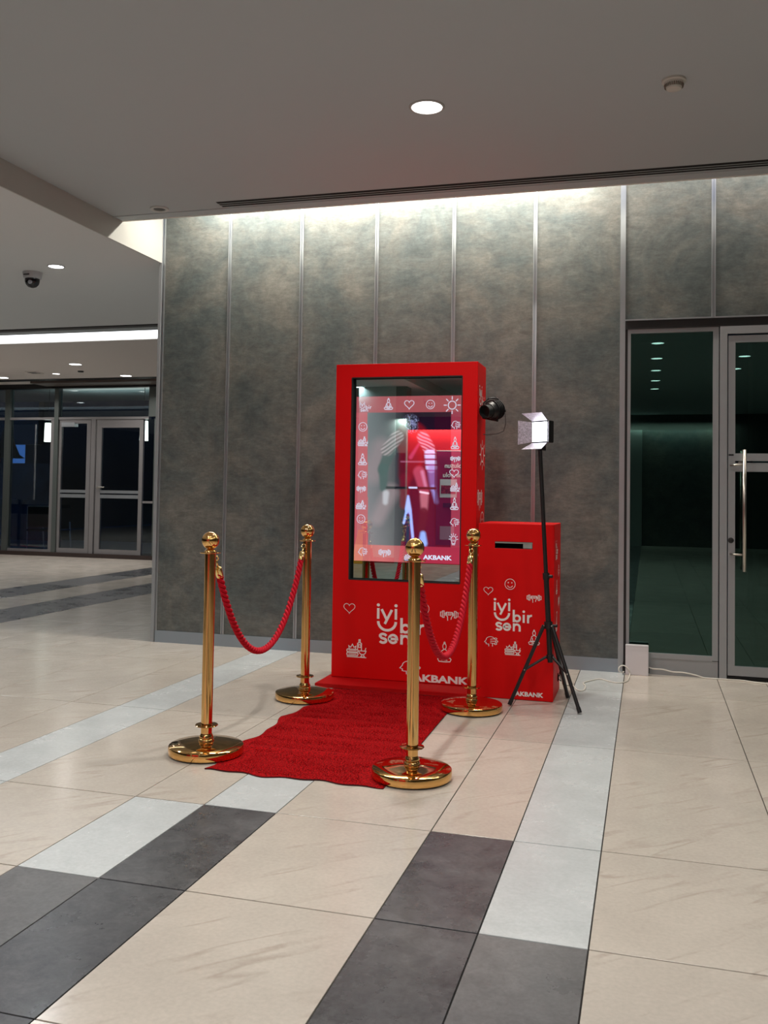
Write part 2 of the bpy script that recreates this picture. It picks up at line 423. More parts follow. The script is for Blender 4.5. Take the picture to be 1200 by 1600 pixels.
lk = lathe('lock_plate', [(0,0),(.020,0),(.020,.004),(.010,.007),(0,.007)], BLACK, door, (.572-1.0, -.005-.05, .990), 20, axis=(0,-1,0))
W('door_sticker', .556, .590, -.0055, -.004, 1.595, 1.607, BLACK, door)
# more glazing to the right (outside the picture, seen in reflections only)
struct(box('wall_back_right', 1.55, 6, .0, .26, 0, 2.53, FRAME), 'wall right of the glazed door', 'wall')
# the dark room behind the door
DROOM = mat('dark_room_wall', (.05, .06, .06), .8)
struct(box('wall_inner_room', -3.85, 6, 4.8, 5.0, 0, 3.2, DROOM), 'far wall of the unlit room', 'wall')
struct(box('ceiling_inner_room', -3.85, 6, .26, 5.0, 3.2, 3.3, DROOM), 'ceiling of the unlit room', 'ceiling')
pil = thing('pillar', 'grey pillar standing inside the dark room behind the glass door', 'pillar', (1.0, 1.0, 0))
box('shaft', -.19, .0, -.1, .3, .30, 2.6, mat('pillar_grey', (.30, .33, .34), .6), pil)
box('shaft_edge', .012, .12, -.06, .3, .30, 2.6, mat('pillar_grey', (.30, .33, .34), .6), pil)
box('plinth', -.17, .10, -.08, .3, 0, .30, DARKM, pil)
ps = thing('power_strip', 'black power strip fixed on the pillar inside the dark room', 'power strip', (.90, .895, .72))
box('body', -.045, .045, -.02, .0, -.13, .13, BLACK, ps, .004)
for k in range(3):
    lathe('socket', [(0,0),(.024,0),(.026,.004),(.018,.005),(.016,-.002),(0,-.002)], mat('grey_plastic', (.12,.13,.13), .5), ps, (0, -.021, -.08+.08*k), 20, axis=(0,-1,0))

# ================================================================== CEILINGS
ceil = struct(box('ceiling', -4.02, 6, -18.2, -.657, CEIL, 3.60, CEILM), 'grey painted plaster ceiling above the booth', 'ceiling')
struct(box('ceiling_cove', -4.02, 6, -.9, .26, TOPZ, TOPZ+.08, WHITEP), 'top of the light cove above the panel wall', 'ceiling')
struct(box('trim_3', -4.02, 6, -.657, -.640, CEIL-.004, 3.60, WHITEP), 'edge lip of the ceiling at the light cove', 'trim')
struct(box('trim_5', -4.02, 6, -.78, -.76, CEIL-.006, CEIL+.01, CEILM), 'small bead along the ceiling edge', 'trim')
HALLC = mat('hall_ceiling_lightened', (.60, .62, .63), .9)  # brighter hall light put into a lighter ceiling colour
fas = struct(box('wall_fascia', -4.034, -4.021, -18.2, .012, LOWC, TOPZ, mat('fascia_paint', (.42, .42, .40), .8)), 'white drop face between the two ceiling levels', 'fascia')
struct(box('ceiling_hall', -17, -4.0345, -18.2, 2.62, LOWC+.001, 3.40, HALLC), 'lower grey ceiling over the side hall', 'ceiling')
struct(box('trim_4', -17, -4.03, 2.62, 2.74, LOWC-.012, 3.30, DARKM), 'dark strip for the shadow gap along the light slot', 'trim')  # solid strip; the shade of the gap is put into its dark colour
struct(box('trim_6', -17, -4.03, 2.74, 3.0, LOWC, 3.60, CEILM), 'grey strip before the light slot', 'trim')
struct(box('ceiling_entrance', -17, -4.03, 3.62, 8.6, LOWC, 3.40, CEILW), 'warm grey ceiling before the entrance glazing', 'ceiling')
struct(box('ceiling_slot', -17, -4.03, 2.74, 3.9, 3.60, 3.70, WHITEP), 'top of the light slot', 'ceiling')
lb = thing('light_line', 'long bright light slot across the side hall ceiling', 'light', (-10.5, 3.60, 3.24))
box('diffuser', -6.4, 6.4, -.02, .015, .0, .36, emis('slot_face_glow', (.92, .97, 1.0), 3.2), lb)  # lit back face of the slot, made to glow by itself
# dark recess by the glazing
struct(box('trim_7', -10.9, -4.05, 7.45, 7.99, LOWC-.05, LOWC-.002, mat('recess_panel', (.10, .075, .065), .6)), 'brown recess strip in front of the entrance glazing', 'trim')
struct(box('trim_8', -17, -4.05, 7.25, 7.45, LOWC-.012, LOWC-.001, DARKM), 'thin black line before the glazing', 'trim')

# ---- downlights
def downlight(x, y, z, label, r=.085, power=None, dm=LAMPD, color=WHITE):
    t = thing('ceiling_light', label, 'ceiling light', (x, y, z), 0, 'recessed round downlights')
    lathe('trim_ring', [(r, -.002), (r, -.006), (r*1.10, -.007), (r*1.16, -.003), (r*1.16, 0.0), (r, .0)], mat('lamp_rim', (.35,.35,.34), .5), t, seg=40)
    lathe('diffuser', [(0, -.003), (r*.99, -.003), (r*.99, -.0005), (0, -.0005)], dm, t, seg=40)
    if power:
        a = area('downlight_beam', (x, y, z-.012), (0,0,0), r*1.8, 0, power, color, 150, 'DISK')
        a.parent = None
    return t
downlight(-1.176, -2.204, CEIL, 'large bright round downlight in the main ceiling above the red carpet', .085, DOWN_W)
downlight(-5.00, -.11, LOWC, 'round downlight in the side hall ceiling beside the dome camera', .065, HALL_W*.6, LAMPC, COOL)
downlight(-8.68, 5.58, LOWC, 'downlight in the entrance ceiling nearest the bright slot', .095, HALL_W*1.3, LAMPD)
downlight(-8.67, 7.04, LOWC, 'downlight close to the panel wall edge before the entrance glazing', .095, 30, LAMPD)
downlight(-11.09, 6.94, LOWC, 'downlight at the left picture edge before the entrance glazing', .095, 30, LAMPD)
downlight(-9.75, 6.60, LOWC, 'small downlight at the recess before the entrance glazing', .06, None, LAMPD)
ORD = ('first', 'second', 'third', 'fourth', 'fifth', 'sixth')
for X, rn in ((-1.18, 'row above the camera'), (-2.6, 'row nearer the fascia')):
    for k, Y in enumerate((-5.0, -7.9, -10.8, -13.7)): downlight(X, Y, CEIL, ORD[k] + ' downlight behind the viewer in the ' + rn, .085, DOWN_W*(1, .8, .6, .5)[k])
for X, rn in ((.12, 'row mirrored in the fixed side light'), (1.38, 'row mirrored in the glass door')):
    for k, Y in enumerate((-6.165, -7.65, -9.08, -10.52, -11.89)): downlight(X, Y, CEIL, ORD[k] + ' downlight of the ' + rn, .085, DOWN_W*(.7, .4, .4, .35, .3)[k])
downlight(1.38, -3.2, CEIL, 'downlight right of the picture before the glass door', .085, DOWN_W*.75)
for X, Y, lab in ((-6.5, -6.0, 'side hall downlight far behind and left of the viewer'), (-6.5, -2.8, 'side hall downlight left of the picture nearest the fascia'),
        (-9.5, -2.4, 'side hall downlight left of the picture, middle row'), (-9.8, 1.6, 'side hall downlight just outside the left picture edge'), (-12.5, 0.5, 'side hall downlight far left of the picture'), (-12.5, 4.6, 'entrance downlight far left of the picture')):
    downlight(X, Y, LOWC, lab, .085, HALL_W*1.3, LAMPC, COOL)
downlight(-5.15, -11.2+.0, LOWC, 'downlight by the wide pillar behind the viewer', .085, 14, LAMPC, COOL)

# ---- smoke detector, speaker, cameras, vent
sd = thing('smoke_detector', 'round off white smoke detector on the ceiling at upper right', 'detector', (.116, -2.227, CEIL))
lathe('base', [(0,0),(.060,0),(.060,-.010),(.054,-.014),(0,-.014)], mat('old_white', (.50,.48,.44), .5), sd)
lathe('body', [(0,-.014),(.048,-.014),(.047,-.026),(.0,-.026)], mat('old_white', (.50,.48,.44), .5), sd)
bmg = bmesh.new()
for k in range(28):
    a = 2*PI*k/28; c, s = math.cos(a), math.sin(a)
    bm_tube(bmg, [(.047*c, .047*s, -.024), (.045*c, .045*s, -.040)], .0022, 5)
link('grille', bmg, mat('brown_grille', (.16,.13,.10), .6), sd)
lathe('cap', [(0,-.026),(.036,-.026),(.040,-.040),(.036,-.048),(.020,-.053),(0,-.054)], mat('old_white', (.50,.48,.44), .5), sd)
sp = thing('ceiling_speaker', 'small round ceiling speaker with a grey grille near the fascia corner', 'speaker', (-3.561, -.878, CEIL))
lathe('ring', [(.045,-.002),(.050,-.010),(.068,-.010),(.072,-.004),(.072,0),(.045,0)], mat('speaker_white', (.45,.45,.44), .5), sp)
lathe('grille', [(0,-.006),(.040,-.006),(.046,-.001),(0,-.001)], mat('speaker_mesh', (.09,.09,.085), .7), sp)
vent = thing('linear_air_vent', 'long black three slot air vent along the ceiling edge', 'air vent', (-3.07, -.868, CEIL))
box('backing', 0, 6.2, -.060, .060, -.0015, .001, VOID, vent)
for k in range(2): box('slat', 0, 6.2, -.024+.040*k, -.016+.040*k, -.0030, -.0015, CEILM, vent)
def dome(x, y, z, label):
    t = thing('dome_camera', label, 'camera', (x, y, z))
    lathe('base', [(0,0),(.085,0),(.085,-.012),(.078,-.055),(.068,-.060),(0,-.060)], mat('camera_white', (.42,.44,.46), .4), t, seg=36)
    lathe('dome', [(.064,-.060),(.064,-.085),(.055,-.110),(.035,-.132),(.012,-.140),(0,-.141)], mat('camera_dome', (.006,.006,.008), .08), t, seg=36)
    lathe('lens', [(0,0),(.018,0),(.018,.012),(0,.014)], mat('lens_grey', (.25,.27,.3), .2), t, (.02,-.055,-.098), 16, axis=(.3,-.9,-.2))
    box('label_plate', -.03, .03, -.088, -.084, -.040, -.030, BLACK, t)
dome(-5.36, .05, LOWC, 'black dome security camera on the side hall ceiling')
dome(-4.39, -13.4, LOWC, 'dome security camera behind the viewer, reflected in the booth mirror')
gv = thing('ceiling_grille', 'small square ceiling grille before the entrance glazing', 'grille', (-10.03, 6.395, LOWC))
box('frame', -.10, .10, -.12, .12, -.008, .0, CEILW, gv)
for k in range(2): box('slot', -.08, .08, -.09+.10*k, -.05+.10*k+.02, -.010, -.007, DARKM, gv)
tag(lathe('sensor', [(0,0),(.05,0),(.045,-.02),(0,-.025)], DARKM, None, (-9.1, 6.35, LOWC)), 'tiny dark ceiling sensor before the entrance glazing', 'sensor')

# ================================================================== ENTRANCE FACADE at Y=8
FY = 8.0
def facade_frame(name, label, cat, x0, x1, parts):
    r = sempty(name, label, cat, ((x0+x1)/2, FY, 0))
    for nm, a, b, z0, z1, d, m in parts:
        o = box(nm, a, b, FY-d, FY+d, z0, z1, m, r); o.location -= r.location
    return r
fr = FARFR; DZ = 3.16; GF = mat('green_grey_mullion', (.10, .115, .11), .4, .4)
def V(nm, a, b, z0, z1, d=.05, m=None): return (nm, a, b, z0, z1, d, m or fr)
HZ0, HZ1 = 2.555, 2.60
# bays: mullions
facade_frame('window_2', 'glazed bay of the far entrance wall at the left picture edge', 'window', -15, -11.72,
    [V('mullion', -11.81, -11.70, .06, DZ, .06, GF), V('transom', -14.9, -11.81, HZ0, HZ1), V('pane', -14.9, -11.82, HZ1, DZ, .006, GLASS_F), V('pane', -14.9, -11.82, .08, HZ0, .006, GLASS_F), V('mullion', -13.4, -13.3, .06, DZ)])
facade_frame('window_3', 'glazed bay with a view of an outdoor chair at the far entrance', 'window', -11.70, -10.6,
    [V('mullion', -10.72, -10.63, .06, DZ, .06, GF), V('transom', -11.70, -10.72, HZ0, HZ1), V('pane', -11.70, -10.72, HZ1, DZ, .006, GLASS_F), V('pane', -11.70, -10.80, .16, HZ0, .006, GLASS_F),
     V('stile', -10.80, -10.735, .06, HZ0, .035), V('rail', -11.70, -10.80, .06, .12, .03)])
facade_frame('window_4', 'wide top light over the two far entrance doors', 'window', -10.6, -8.6,
    [V('transom', -10.63, -8.74, HZ0, HZ1), V('pane', -10.63, -8.74, HZ1, DZ-.06, .006, GLASS_F), V('mullion', -8.74, -8.60, HZ1, DZ, .05, GF), V('mullion', -4.1, -4.0, .06, DZ), V('pane', -8.6, -4.1, .1, DZ, .006, GLASS_F)])
facade_frame('door_2', 'narrow glazed far entrance door with a mid rail', 'door', -10.6, -9.88,
    [V('stile', -10.625, -10.575, .06, HZ0, .03), V('stile', -10.03, -9.945, .06, HZ0, .03), V('rail', -10.575, -10.03, 2.48, HZ0, .03), V('rail', -10.575, -10.03, 1.19, 1.245, .03, ALU), V('rail', -10.575, -10.03, 1.10, 1.165, .03, ALU), V('rail', -10.575, -10.03, .06, .16, .03),
     V('pane', -10.575, -10.03, 1.245, 2.48, .006, GLASS_F), V('pane', -10.575, -10.03, .16, 1.10, .006, GLASS_F), V('closer_box', -10.56, -10.28, 2.42, 2.50, .06, ALU)])
d3 = facade_frame('door_3', 'wide glazed far entrance door beside the panel wall', 'door', -9.88, -8.74,
    [V('post', -9.925, -9.84, .06, HZ0), V('stile', -9.82, -9.72, .06, HZ0, .03), V('stile', -8.93, -8.855, .06, HZ0, .03), V('rail', -9.72, -8.93, 2.40, HZ0, .03), V('rail', -9.72, -8.93, 1.19, 1.245, .03, ALU), V('rail', -9.72, -8.93, 1.10, 1.165, .03, ALU),
     V('rail', -9.72, -8.93, .06, .16, .03), V('pane', -9.72, -8.93, 1.245, 2.40, .006, GLASS_F), V('pane', -9.72, -8.93, .16, 1.10, .006, GLASS_F), V('side_pane', -8.84, -8.62, .1, HZ0, .006, GLASS_F), V('post', -8.62, -8.56, .06, HZ0, .05, GF), V('side_rail', -8.84, -8.62, 1.02, 1.06, .03)])
o = tube('door_handle', [(-9.78-d3.location.x, -.05, 1.28), (-9.72-d3.location.x, -.07, 1.30), (-9.62-d3.location.x, -.07, 1.30)], .012, CHROME, d3)
struct(box('baseboard_entrance', -17, -4.05, FY-.08, FY+.06, 0, .075, mat('brown_black_sill', (.03,.018,.015), .5)), 'dark sill along the far entrance glazing', 'baseboard')
struct(box('trim_9', -17, -4.05, FY-.06, FY+.06, 3.14, LOWC, DARKM), 'dark head of the far entrance glazing', 'trim')
# outside
OUT = mat('outdoor_paving', (.10, .13, .17), .35, noise=(3, .3, 4))
tag(box('lintel', -19, -14.6, 12.75, 12.95, 2.34, 6, BLACK), 'dark canopy edge above the dusk sky patches outside', 'canopy')
struct(box('floor_outside', -30, 0, 8.62, 26, -.15, -.02, OUT), 'dim paving outside the entrance', 'floor')
OD = mat('night_wall', (.006, .007, .010), .7, noise=(2, .5, 4))
for i, (a, b, z0, z1) in enumerate(((-30, -17.15, -.02, 6), (-16.25, -15.85, -.02, 3.6), (-15.15, -3, -.02, 6))):
    o = tag(box('dark_building', a, b, 13.0, 13.4, z0, z1, OD), ('dark building face far left outside the entrance', 'narrow dark post outside between two patches of dusk sky', 'wide dark building outside the entrance doors')[i], 'building')
tag(box('garden_wall', -19, -14.0, 12.4, 12.7, -.02, 1.86, mat('dusk_wall', (.02,.035,.06), .7, noise=(4,.6,4))), 'low dim wall outside under the blue dusk sky', 'wall')
um = thing('parasol', 'dark folded parasol silhouetted against the blue dusk outside', 'parasol', (-14.62, 11.6, -.02))
lathe('canopy', [(.42,1.98),(.30,2.06),(.20,2.3),(.10,2.62),(.02,2.78),(0,2.78)], BLACK, um, seg=10)
lathe('pole', [(0,0),(.04,0),(.04,2.7),(0,2.7)], BLACK, um, seg=10)
ch = thing('outdoor_chair', 'thin metal framed chair outside the left entrance glazing', 'chair', (-11.75, 9.3, -.02))
for a, b in ((-.32, -.25), (.32, -.25)):
    tube('leg', [(a, b, 0), (a, b, .92)], .014, ALU, ch, 8)
for a in (-.32, .32): tube('leg', [(a, .3, 0), (a, .25, .6)], .014, ALU, ch, 8)
tube('back_rail', [(-.32, -.25, .92), (.32, -.25, .92)], .014, ALU, ch, 8); tube('back_rail', [(-.32, -.25, .70), (.32, -.25, .70)], .010, ALU, ch, 8)
box('seat', -.33, .33, -.27, .30, .42, .45, BLACK, ch); box('backrest', -.31, .31, -.262, -.25, .50, .90, BLACK, ch)
for i, (px, z, s) in enumerate(((43, 2.35, 0), (220, 2.35, 0))):
    pass
for i, (x, y, lab) in enumerate(((at(76, 670, 1, 9.6).x, 9.6, 'glowing white pendant lamp outside the left entrance bay'), (at(225, 670, 1, 9.2).x, 9.2, 'glowing white pendant lamp outside the right entrance door'))):
    t = thing('pendant_lamp', lab, 'lamp', (x, y, 2.42), 0, 'glowing pendant lamps outside')
    lathe('shade', [(0,-.19),(.085,-.19),(.075,.20),(0,.20)], emis('pendant_glow', (1, .95, .82), 5), t, seg=20)
    lathe('cord', [(0,.2),(.006,.2),(.006,.9),(0,.9)], BLACK, t, seg=6)
struct(box('ceiling_outside', -17, -4, 8.1, 12.0, 3.32, 3.4, mat('porch_ceiling', (.25, .28, .28), .7)), 'porch ceiling outside the entrance', 'ceiling')
area('porch_light', (-10, 10, 3.25), (0,0,0), 4, .3, 2.5, (.6, .8, 1.0))
area('porch_ceiling_fill', (-9.5, 9.8, 2.75), (PI,0,0), 4.5, .3, 26, (.85, 1.0, .95))  # unseen fill light added to brighten the porch ceiling
# red sign and bench at the left picture edge
rs = thing('standing_sign', 'red standing sign with a pale frame at the left picture edge', 'sign', (-12.05, 7.2, 0))
box('board', -.45, .285, -.02, .02, 1.07, 2.50, mat('sign_red', (.5, .004, .006), .4), rs)
box('frame', -.48, .31, -.012, .03, 1.03, 2.53, PLWHITE, rs)
box('foot', -.4, .33, -.15, .15, 0, .10, mat('sign_red', (.5, .004, .006), .4), rs); box('post', -.05, .0, -.02, .02, .1, 1.03, DARKM, rs)
ct = thing('counter', 'pale low counter with a black top at the left picture edge', 'counter', (-11.95, 6.7, 0))
box('body', -.6, .33, -.2, .2, .12, .74, mat('counter_grey', (.42, .42, .42), .6), ct); box('top', -.6, .52, -.25, .25, .86, .93, BLACK, ct); box('neck', -.6, .30, -.18, .18, .74, .86, DARKM, ct)

# ================================================================== BEHIND THE VIEWER (seen in mirror and glass)
struct(box('wall_rear', -17, 6, -18.2, -18.0, 0, TOPZ, mat('rear_wall', (.07, .07, .065), .7)), 'rear wall of the hall behind the viewer', 'wall')
struct(box('wall_rear_panel', -.14, 1.7, -17.99, -17.9, 0, 3.0, PLASTER), 'dark panel wall far behind the viewer, mirrored in the door glass', 'wall')
struct(box('wall_rear_return', -1.6, -.15, -17.99, -17.8, 0, 3.0, mat('pillar_paint', (.42, .46, .45), .6)), 'pale wall beside the rear panels', 'wall')
struct(box('ceiling_rear_soffit', -17, 6, -17.98, -17.2, 3.05, 3.4, CEILM), 'soffit of the rear cove', 'ceiling') if False else None
area('rear_cove_lamp', (.2, -17.75, 3.15), (math.radians(-14), 0, 0), 3.6, .05, 60, (1, .95, .88))
struct(box('wall_right', 6, 6.2, -18.2, .26, 0, TOPZ, mat('side_wall_grey', (.20, .20, .19), .8)), 'right hand wall outside the picture', 'wall')
struct(box('wall_far_left', -17.2, -17, -18.2, 8.1, 0, TOPZ, mat('side_wall_grey', (.30, .30, .28), .8)), 'far left wall outside the picture', 'wall')
gpm = mat('pillar_paint', (.42, .46, .45), .6)
t = thing('wide_pillar', 'wide pale grey pillar behind the viewer, reflected in the booth mirror', 'pillar', (-4.80, -11.3, 0)); box('shaft', -.36, .35, -.3, .1, .1, LOWC, gpm, t); box('plinth', -.37, .36, -.31, .115, 0, .1, mat('pillar_plinth', (.4,.04,.05), .5), t)
t = thing('narrow_pillar', 'narrow grey green pillar behind the viewer with a black monitor on it', 'pillar', (-4.35, -11.25, 0)); box('shaft', -.099, .10, -.3, .04, 0, LOWC, mat('pillar_green', (.16, .19, .175), .6), t)
t = thing('monitor', 'black upright monitor on the narrow pillar behind the viewer', 'monitor', (-4.335, -11.17, 1.37)); box('casing', -.085, .085, -.035, .0, 0, .64, BLACK, t); box('screen', -.075, .075, 0, .003, .02, .62, VOID, t)
rw = thing('red_partition', 'low red partition behind the viewer lit along its top edge', 'partition', (-3.5, -11.4, 0)); box('board', -.75, 2.0, -.06, .06, 0, 2.44, mat('partition_red', (.65,.004,.006), .5), rw)
rw2 = thing('red_partition', 'red partition left of the wide pillar behind the viewer', 'partition', (-6.2, -11.4, 0)); box('board', -1.2, 1.04, -.06, .06, 0, 2.44, mat('partition_red', (.65,.004,.006), .5), rw2)
area('partition_wash', (-3.2, -11.15, 2.62), (math.radians(-20), 0, 0), 2.4, .05, 55, (1, .9, .85))
pmat = mat('poster_purple', (.30, .004, .05), .5, noise=(1.2, .6, 2))
po = thing('wall_poster', 'dark purple poster with white headline on the red partition behind the viewer', 'poster', (-3.70, -11.33, .35))
box('sheet', 0, 1.5, 0, .012, 0, 1.70, pmat, po); box('top_edge', 0, 1.5, 0, .014, 1.70, 1.715, mat('poster_edge', (.9,.6,.6), .5), po)
def textmesh(name, s, size, m, parent, loc, rot, xs=1.0, off=0.0, align='LEFT'):
    c = bpy.data.curves.new(name, 'FONT'); c.body = s; c.size = size; c.offset = off; c.align_x = align; c.extrude = .0006
    o = bpy.data.objects.new(name, c); COL.objects.link(o)
    dg = bpy.context.evaluated_depsgraph_get(); me = bpy.data.meshes.new_from_object(o.evaluated_get(dg))
    bpy.data.objects.remove(o); bpy.data.curves.remove(c)
    me.materials.clear(); me.materials.append(m)
    o = bpy.data.objects.new(name, me); COL.objects.link(o); o.parent = parent; o.location = loc; o.rotation_euler = rot; o.scale = (xs, 1, 1)
    return o
# faces +Y: text reads from +Y side (local x runs to -X)
textmesh('lettering', 'iyi oluşun', .115, WHT, po, (.15, .016, 1.40), (PI/2, 0, PI), off=.003, align='RIGHT')['kind'] = 'stuff'
textmesh('lettering', 'yepyeni bir yolu', .115, WHT, po, (.12, .016, 1.23), (PI/2, 0, PI), off=.003, align='RIGHT')['kind'] = 'stuff'
box('card', .07, .38, .012, .018, .86, 1.19, PLWHITE, po); box('card_picture', .09, .36, .018, .020, .93, 1.08, mat('card_picture', (.25,.02,.03), .5, noise=(30,.8,2)), po)
box('card', .08, .34, .012, .018, .10, .34, mat('card_pink', (.45,.25,.33), .5), po)
box('card', .13, .36, .012, .018, .68, .76, mat('card_dark', (.03,.005,.03), .5), po)
ys = thing('wet_floor_sign', 'yellow folding wet floor sign behind the viewer, reflected in the mirror', 'sign', (-4.98, -10.95, 0))
for sgn in (-1, 1):
    bm = bmesh.new()
    v = [bm.verts.new(p) for p in ((-.14, sgn*.17, 0), (.14, sgn*.17, 0), (.07, sgn*.01, .60), (-.07, sgn*.01, .60))]
    f = bm.faces.new(v); r = bmesh.ops.inset_individual(bm, faces=[f], thickness=.035); bmesh.ops.solidify(bm, geom=list(bm.faces), thickness=.012)
    link('panel', bm, YELLOW, ys)
textmesh('print', '!', .3, BLACK, ys, (.02, .125, .18), (math.radians(76), 0, PI))

# ================================================================== RED CARPET
CARP = bpy.data.materials.new('red_carpet_pile'); CARP.use_nodes = True
n = CARP.node_tree.nodes; l = CARP.node_tree.links; b = n['Principled BSDF']; g = n.new('ShaderNodeNewGeometry')
t1 = n.new('ShaderNodeTexNoise'); t1.inputs['Scale'].default_value = 140; t1.inputs['Detail'].default_value = 4; l.new(g.outputs['Position'], t1.inputs['Vector'])
cr = n.new('ShaderNodeValToRGB'); cr.color_ramp.elements[0].position = .36; cr.color_ramp.elements[0].color = (.10, .0003, .0010, 1); cr.color_ramp.elements[1].position = .66; cr.color_ramp.elements[1].color = (.50, .0008, .004, 1)
l.new(t1.outputs['Fac'], cr.inputs[0]); l.new(cr.outputs[0], b.inputs['Base Color']); b.inputs['Roughness'].default_value = .95; b.inputs['Specular IOR Level'].default_value = .1
bp = n.new('ShaderNodeBump'); bp.inputs['Strength'].default_value = .9; bp.inputs['Distance'].default_value = .004; l.new(t1.outputs['Fac'], bp.inputs['Height']); l.new(bp.outputs[0], b.inputs['Normal'])
def carpet():
    bm = bmesh.new(); NX, NY = 60, 130
    xa, xb, ya, yb = -1.975, -1.105, -3.13, -1.262
    from mathutils import noise as mn
    def P(u, v):
        x = xa + (xb-xa)*u; y = ya + (yb-ya)*v
        # wavy left edge, straight right edge, wavy front
        x += (1-u)**3 * (.018*math.sin(v*19+.6) + .010*math.sin(v*43) - .006)
        if u > .5: x -= .03*v*(u-.5)*2
        y += (1-v)**6 * (.012*math.sin(u*13) + .010*math.sin(u*29+1) + .010*max(0, math.sin(u*6.0-3.2))**6)
        z = .0055 + .0025*(mn.noise(Vector((x*5, y*14, 0)))+.3)
        # cross creases
        for yc, a, wd in ((-2.72, .007, .022), (-2.46, .002, .03), (-2.08, .0035, .025), (-1.75, .0015, .04)):
            z += a*math.exp(-((y-yc-.05*(u-.3))/wd)**2)*(1.15-u)
        for sx, sy in ((-2.080, -2.889), (-2.055, -1.594), (-1.027, -2.937), (-1.007, -1.552)):
            d = math.hypot(x-sx, y-sy); k = max(0, min(1, (d-.195)/.05)); z = .0035 + (z-.0035)*k
        return Vector((x, y, z))
    top = [[bm.verts.new(P(i/NX, j/NY)) for i in range(NX+1)] for j in range(NY+1)]
    for j in range(NY):
        for i in range(NX):
            f = bm.faces.new((top[j][i], top[j][i+1], top[j+1][i+1], top[j+1][i])); f.smooth = True
    loop = [top[0][i] for i in range(NX+1)] + [top[j][NX] for j in range(1, NY+1)] + [top[NY][i] for i in range(NX-1, -1, -1)] + [top[j][0] for j in range(NY-1, 0, -1)]
    low = [bm.verts.new((v.co.x, v.co.y, .0005)) for v in loop]
    for k in range(len(loop)):
        f = bm.faces.new((loop[k], low[k], low[(k+1)%len(loop)], loop[(k+1)%len(loop)])); f.material_index = 1
    o = link('pile', bm, [CARP, mat('carpet_edge', (.05, .001, .002), .9)], rc)
    return o
rc = thing('red_carpet', 'red pile carpet runner with a wavy left edge leading to the booth', 'carpet', (0,0,0))
carpet()
bmf = bmesh.new()      # tufts: short fibres standing up, one object nobody could count
for k in range(42000):
    x = random.uniform(-1.955, -1.125); y = random.uniform(-3.11, -1.27); z = .0085
    if min(math.hypot(x-sx, y-sy) for sx, sy in ((-2.080, -2.889), (-2.055, -1.594), (-1.027, -2.937), (-1.007, -1.552))) < .24: continue
    a = random.uniform(0, 2*PI); dx, dy = .0016*math.cos(a), .0016*math.sin(a); lx, ly = random.uniform(-.003,.003), random.uniform(-.003,.003)
    v = [bmf.verts.new((x-dx, y-dy, z-.004)), bmf.verts.new((x+dx, y+dy, z-.004)), bmf.verts.new((x+lx, y+ly, z+random.uniform(.0003,.0025)))]
    bmf.faces.new(v)
o = link('tufts', bmf, CARP, rc); o['kind'] = 'stuff'

# ================================================================== flat print helper
class Plane2:
    """flat printing plane: origin o, unit vectors u (right), v (down), lift along n"""
    def __init__(s, o, u, v, n): s.o, s.u, s.v, s.n = Vector(o), Vector(u), Vector(v), Vector(n)
    def p(s, a, b, h=0.0): return s.o + s.u*a + s.v*b + s.n*h
HC = [0]
def stroke(bm, pl, pts, wd, closed=False, cap=True, h=.0012):
    P = [Vector((p[0], p[1])) for p in pts]; n = len(P); HC[0] = (HC[0]+1) % 14; h = .0008 + HC[0]*.00006
    L, R = [], []
    for i in range(n):
        if closed: a, c = P[i-1], P[(i+1)%n]
        else: a, c = P[max(i-1,0)], P[min(i+1,n-1)]
        b_ = P[i]; d1 = (b_-a); d2 = (c-b_)
        if d1.length < 1e-9: d1 = d2
        if d2.length < 1e-9: d2 = d1
        d1 = d1.normalized(); d2 = d2.normalized(); t = (d1+d2)
        t = t.normalized() if t.length > 1e-6 else d1
        nn = Vector((-t.y, t.x)); k = 1/max(.45, nn.dot(Vector((-d1.y, d1.x))))
        L.append(b_+nn*wd/2*k); R.append(b_-nn*wd/2*k)
    vl = [bm.verts.new(pl.p(q.x, q.y, h)) for q in L]; vr = [bm.verts.new(pl.p(q.x, q.y, h)) for q in R]
    m = n if closed else n-1
    for i in range(m):
        j = (i+1)%n
        try: bm.faces.new((vl[i], vl[j], vr[j], vr[i]))
        except ValueError: pass
    if cap and not closed:
        for q in (P[0], P[-1]): disc(bm, pl, q.x, q.y, wd/2, 10, h*1.02)
def disc(bm, pl, x, y, r, seg=16, h=.0012, ry=None):
    HC[0] = (HC[0]+1) % 14; h = .0008 + HC[0]*.00006
    bm.faces.new([bm.verts.new(pl.p(x+r*math.cos(2*PI*k/seg), y+(ry or r)*math.sin(2*PI*k/seg), h)) for k in range(seg)])
def arc(x, y, r, a0, a1, n=18, ry=None):
    return [(x+r*math.cos(math.radians(a0+(a1-a0)*k/n)), y+(ry or r)*math.sin(math.radians(a0+(a1-a0)*k/n))) for k in range(n+1)]
def poly(bm, pl, pts, h=.0012):
    bm.faces.new([bm.verts.new(pl.p(x, y, h)) for x, y in pts])
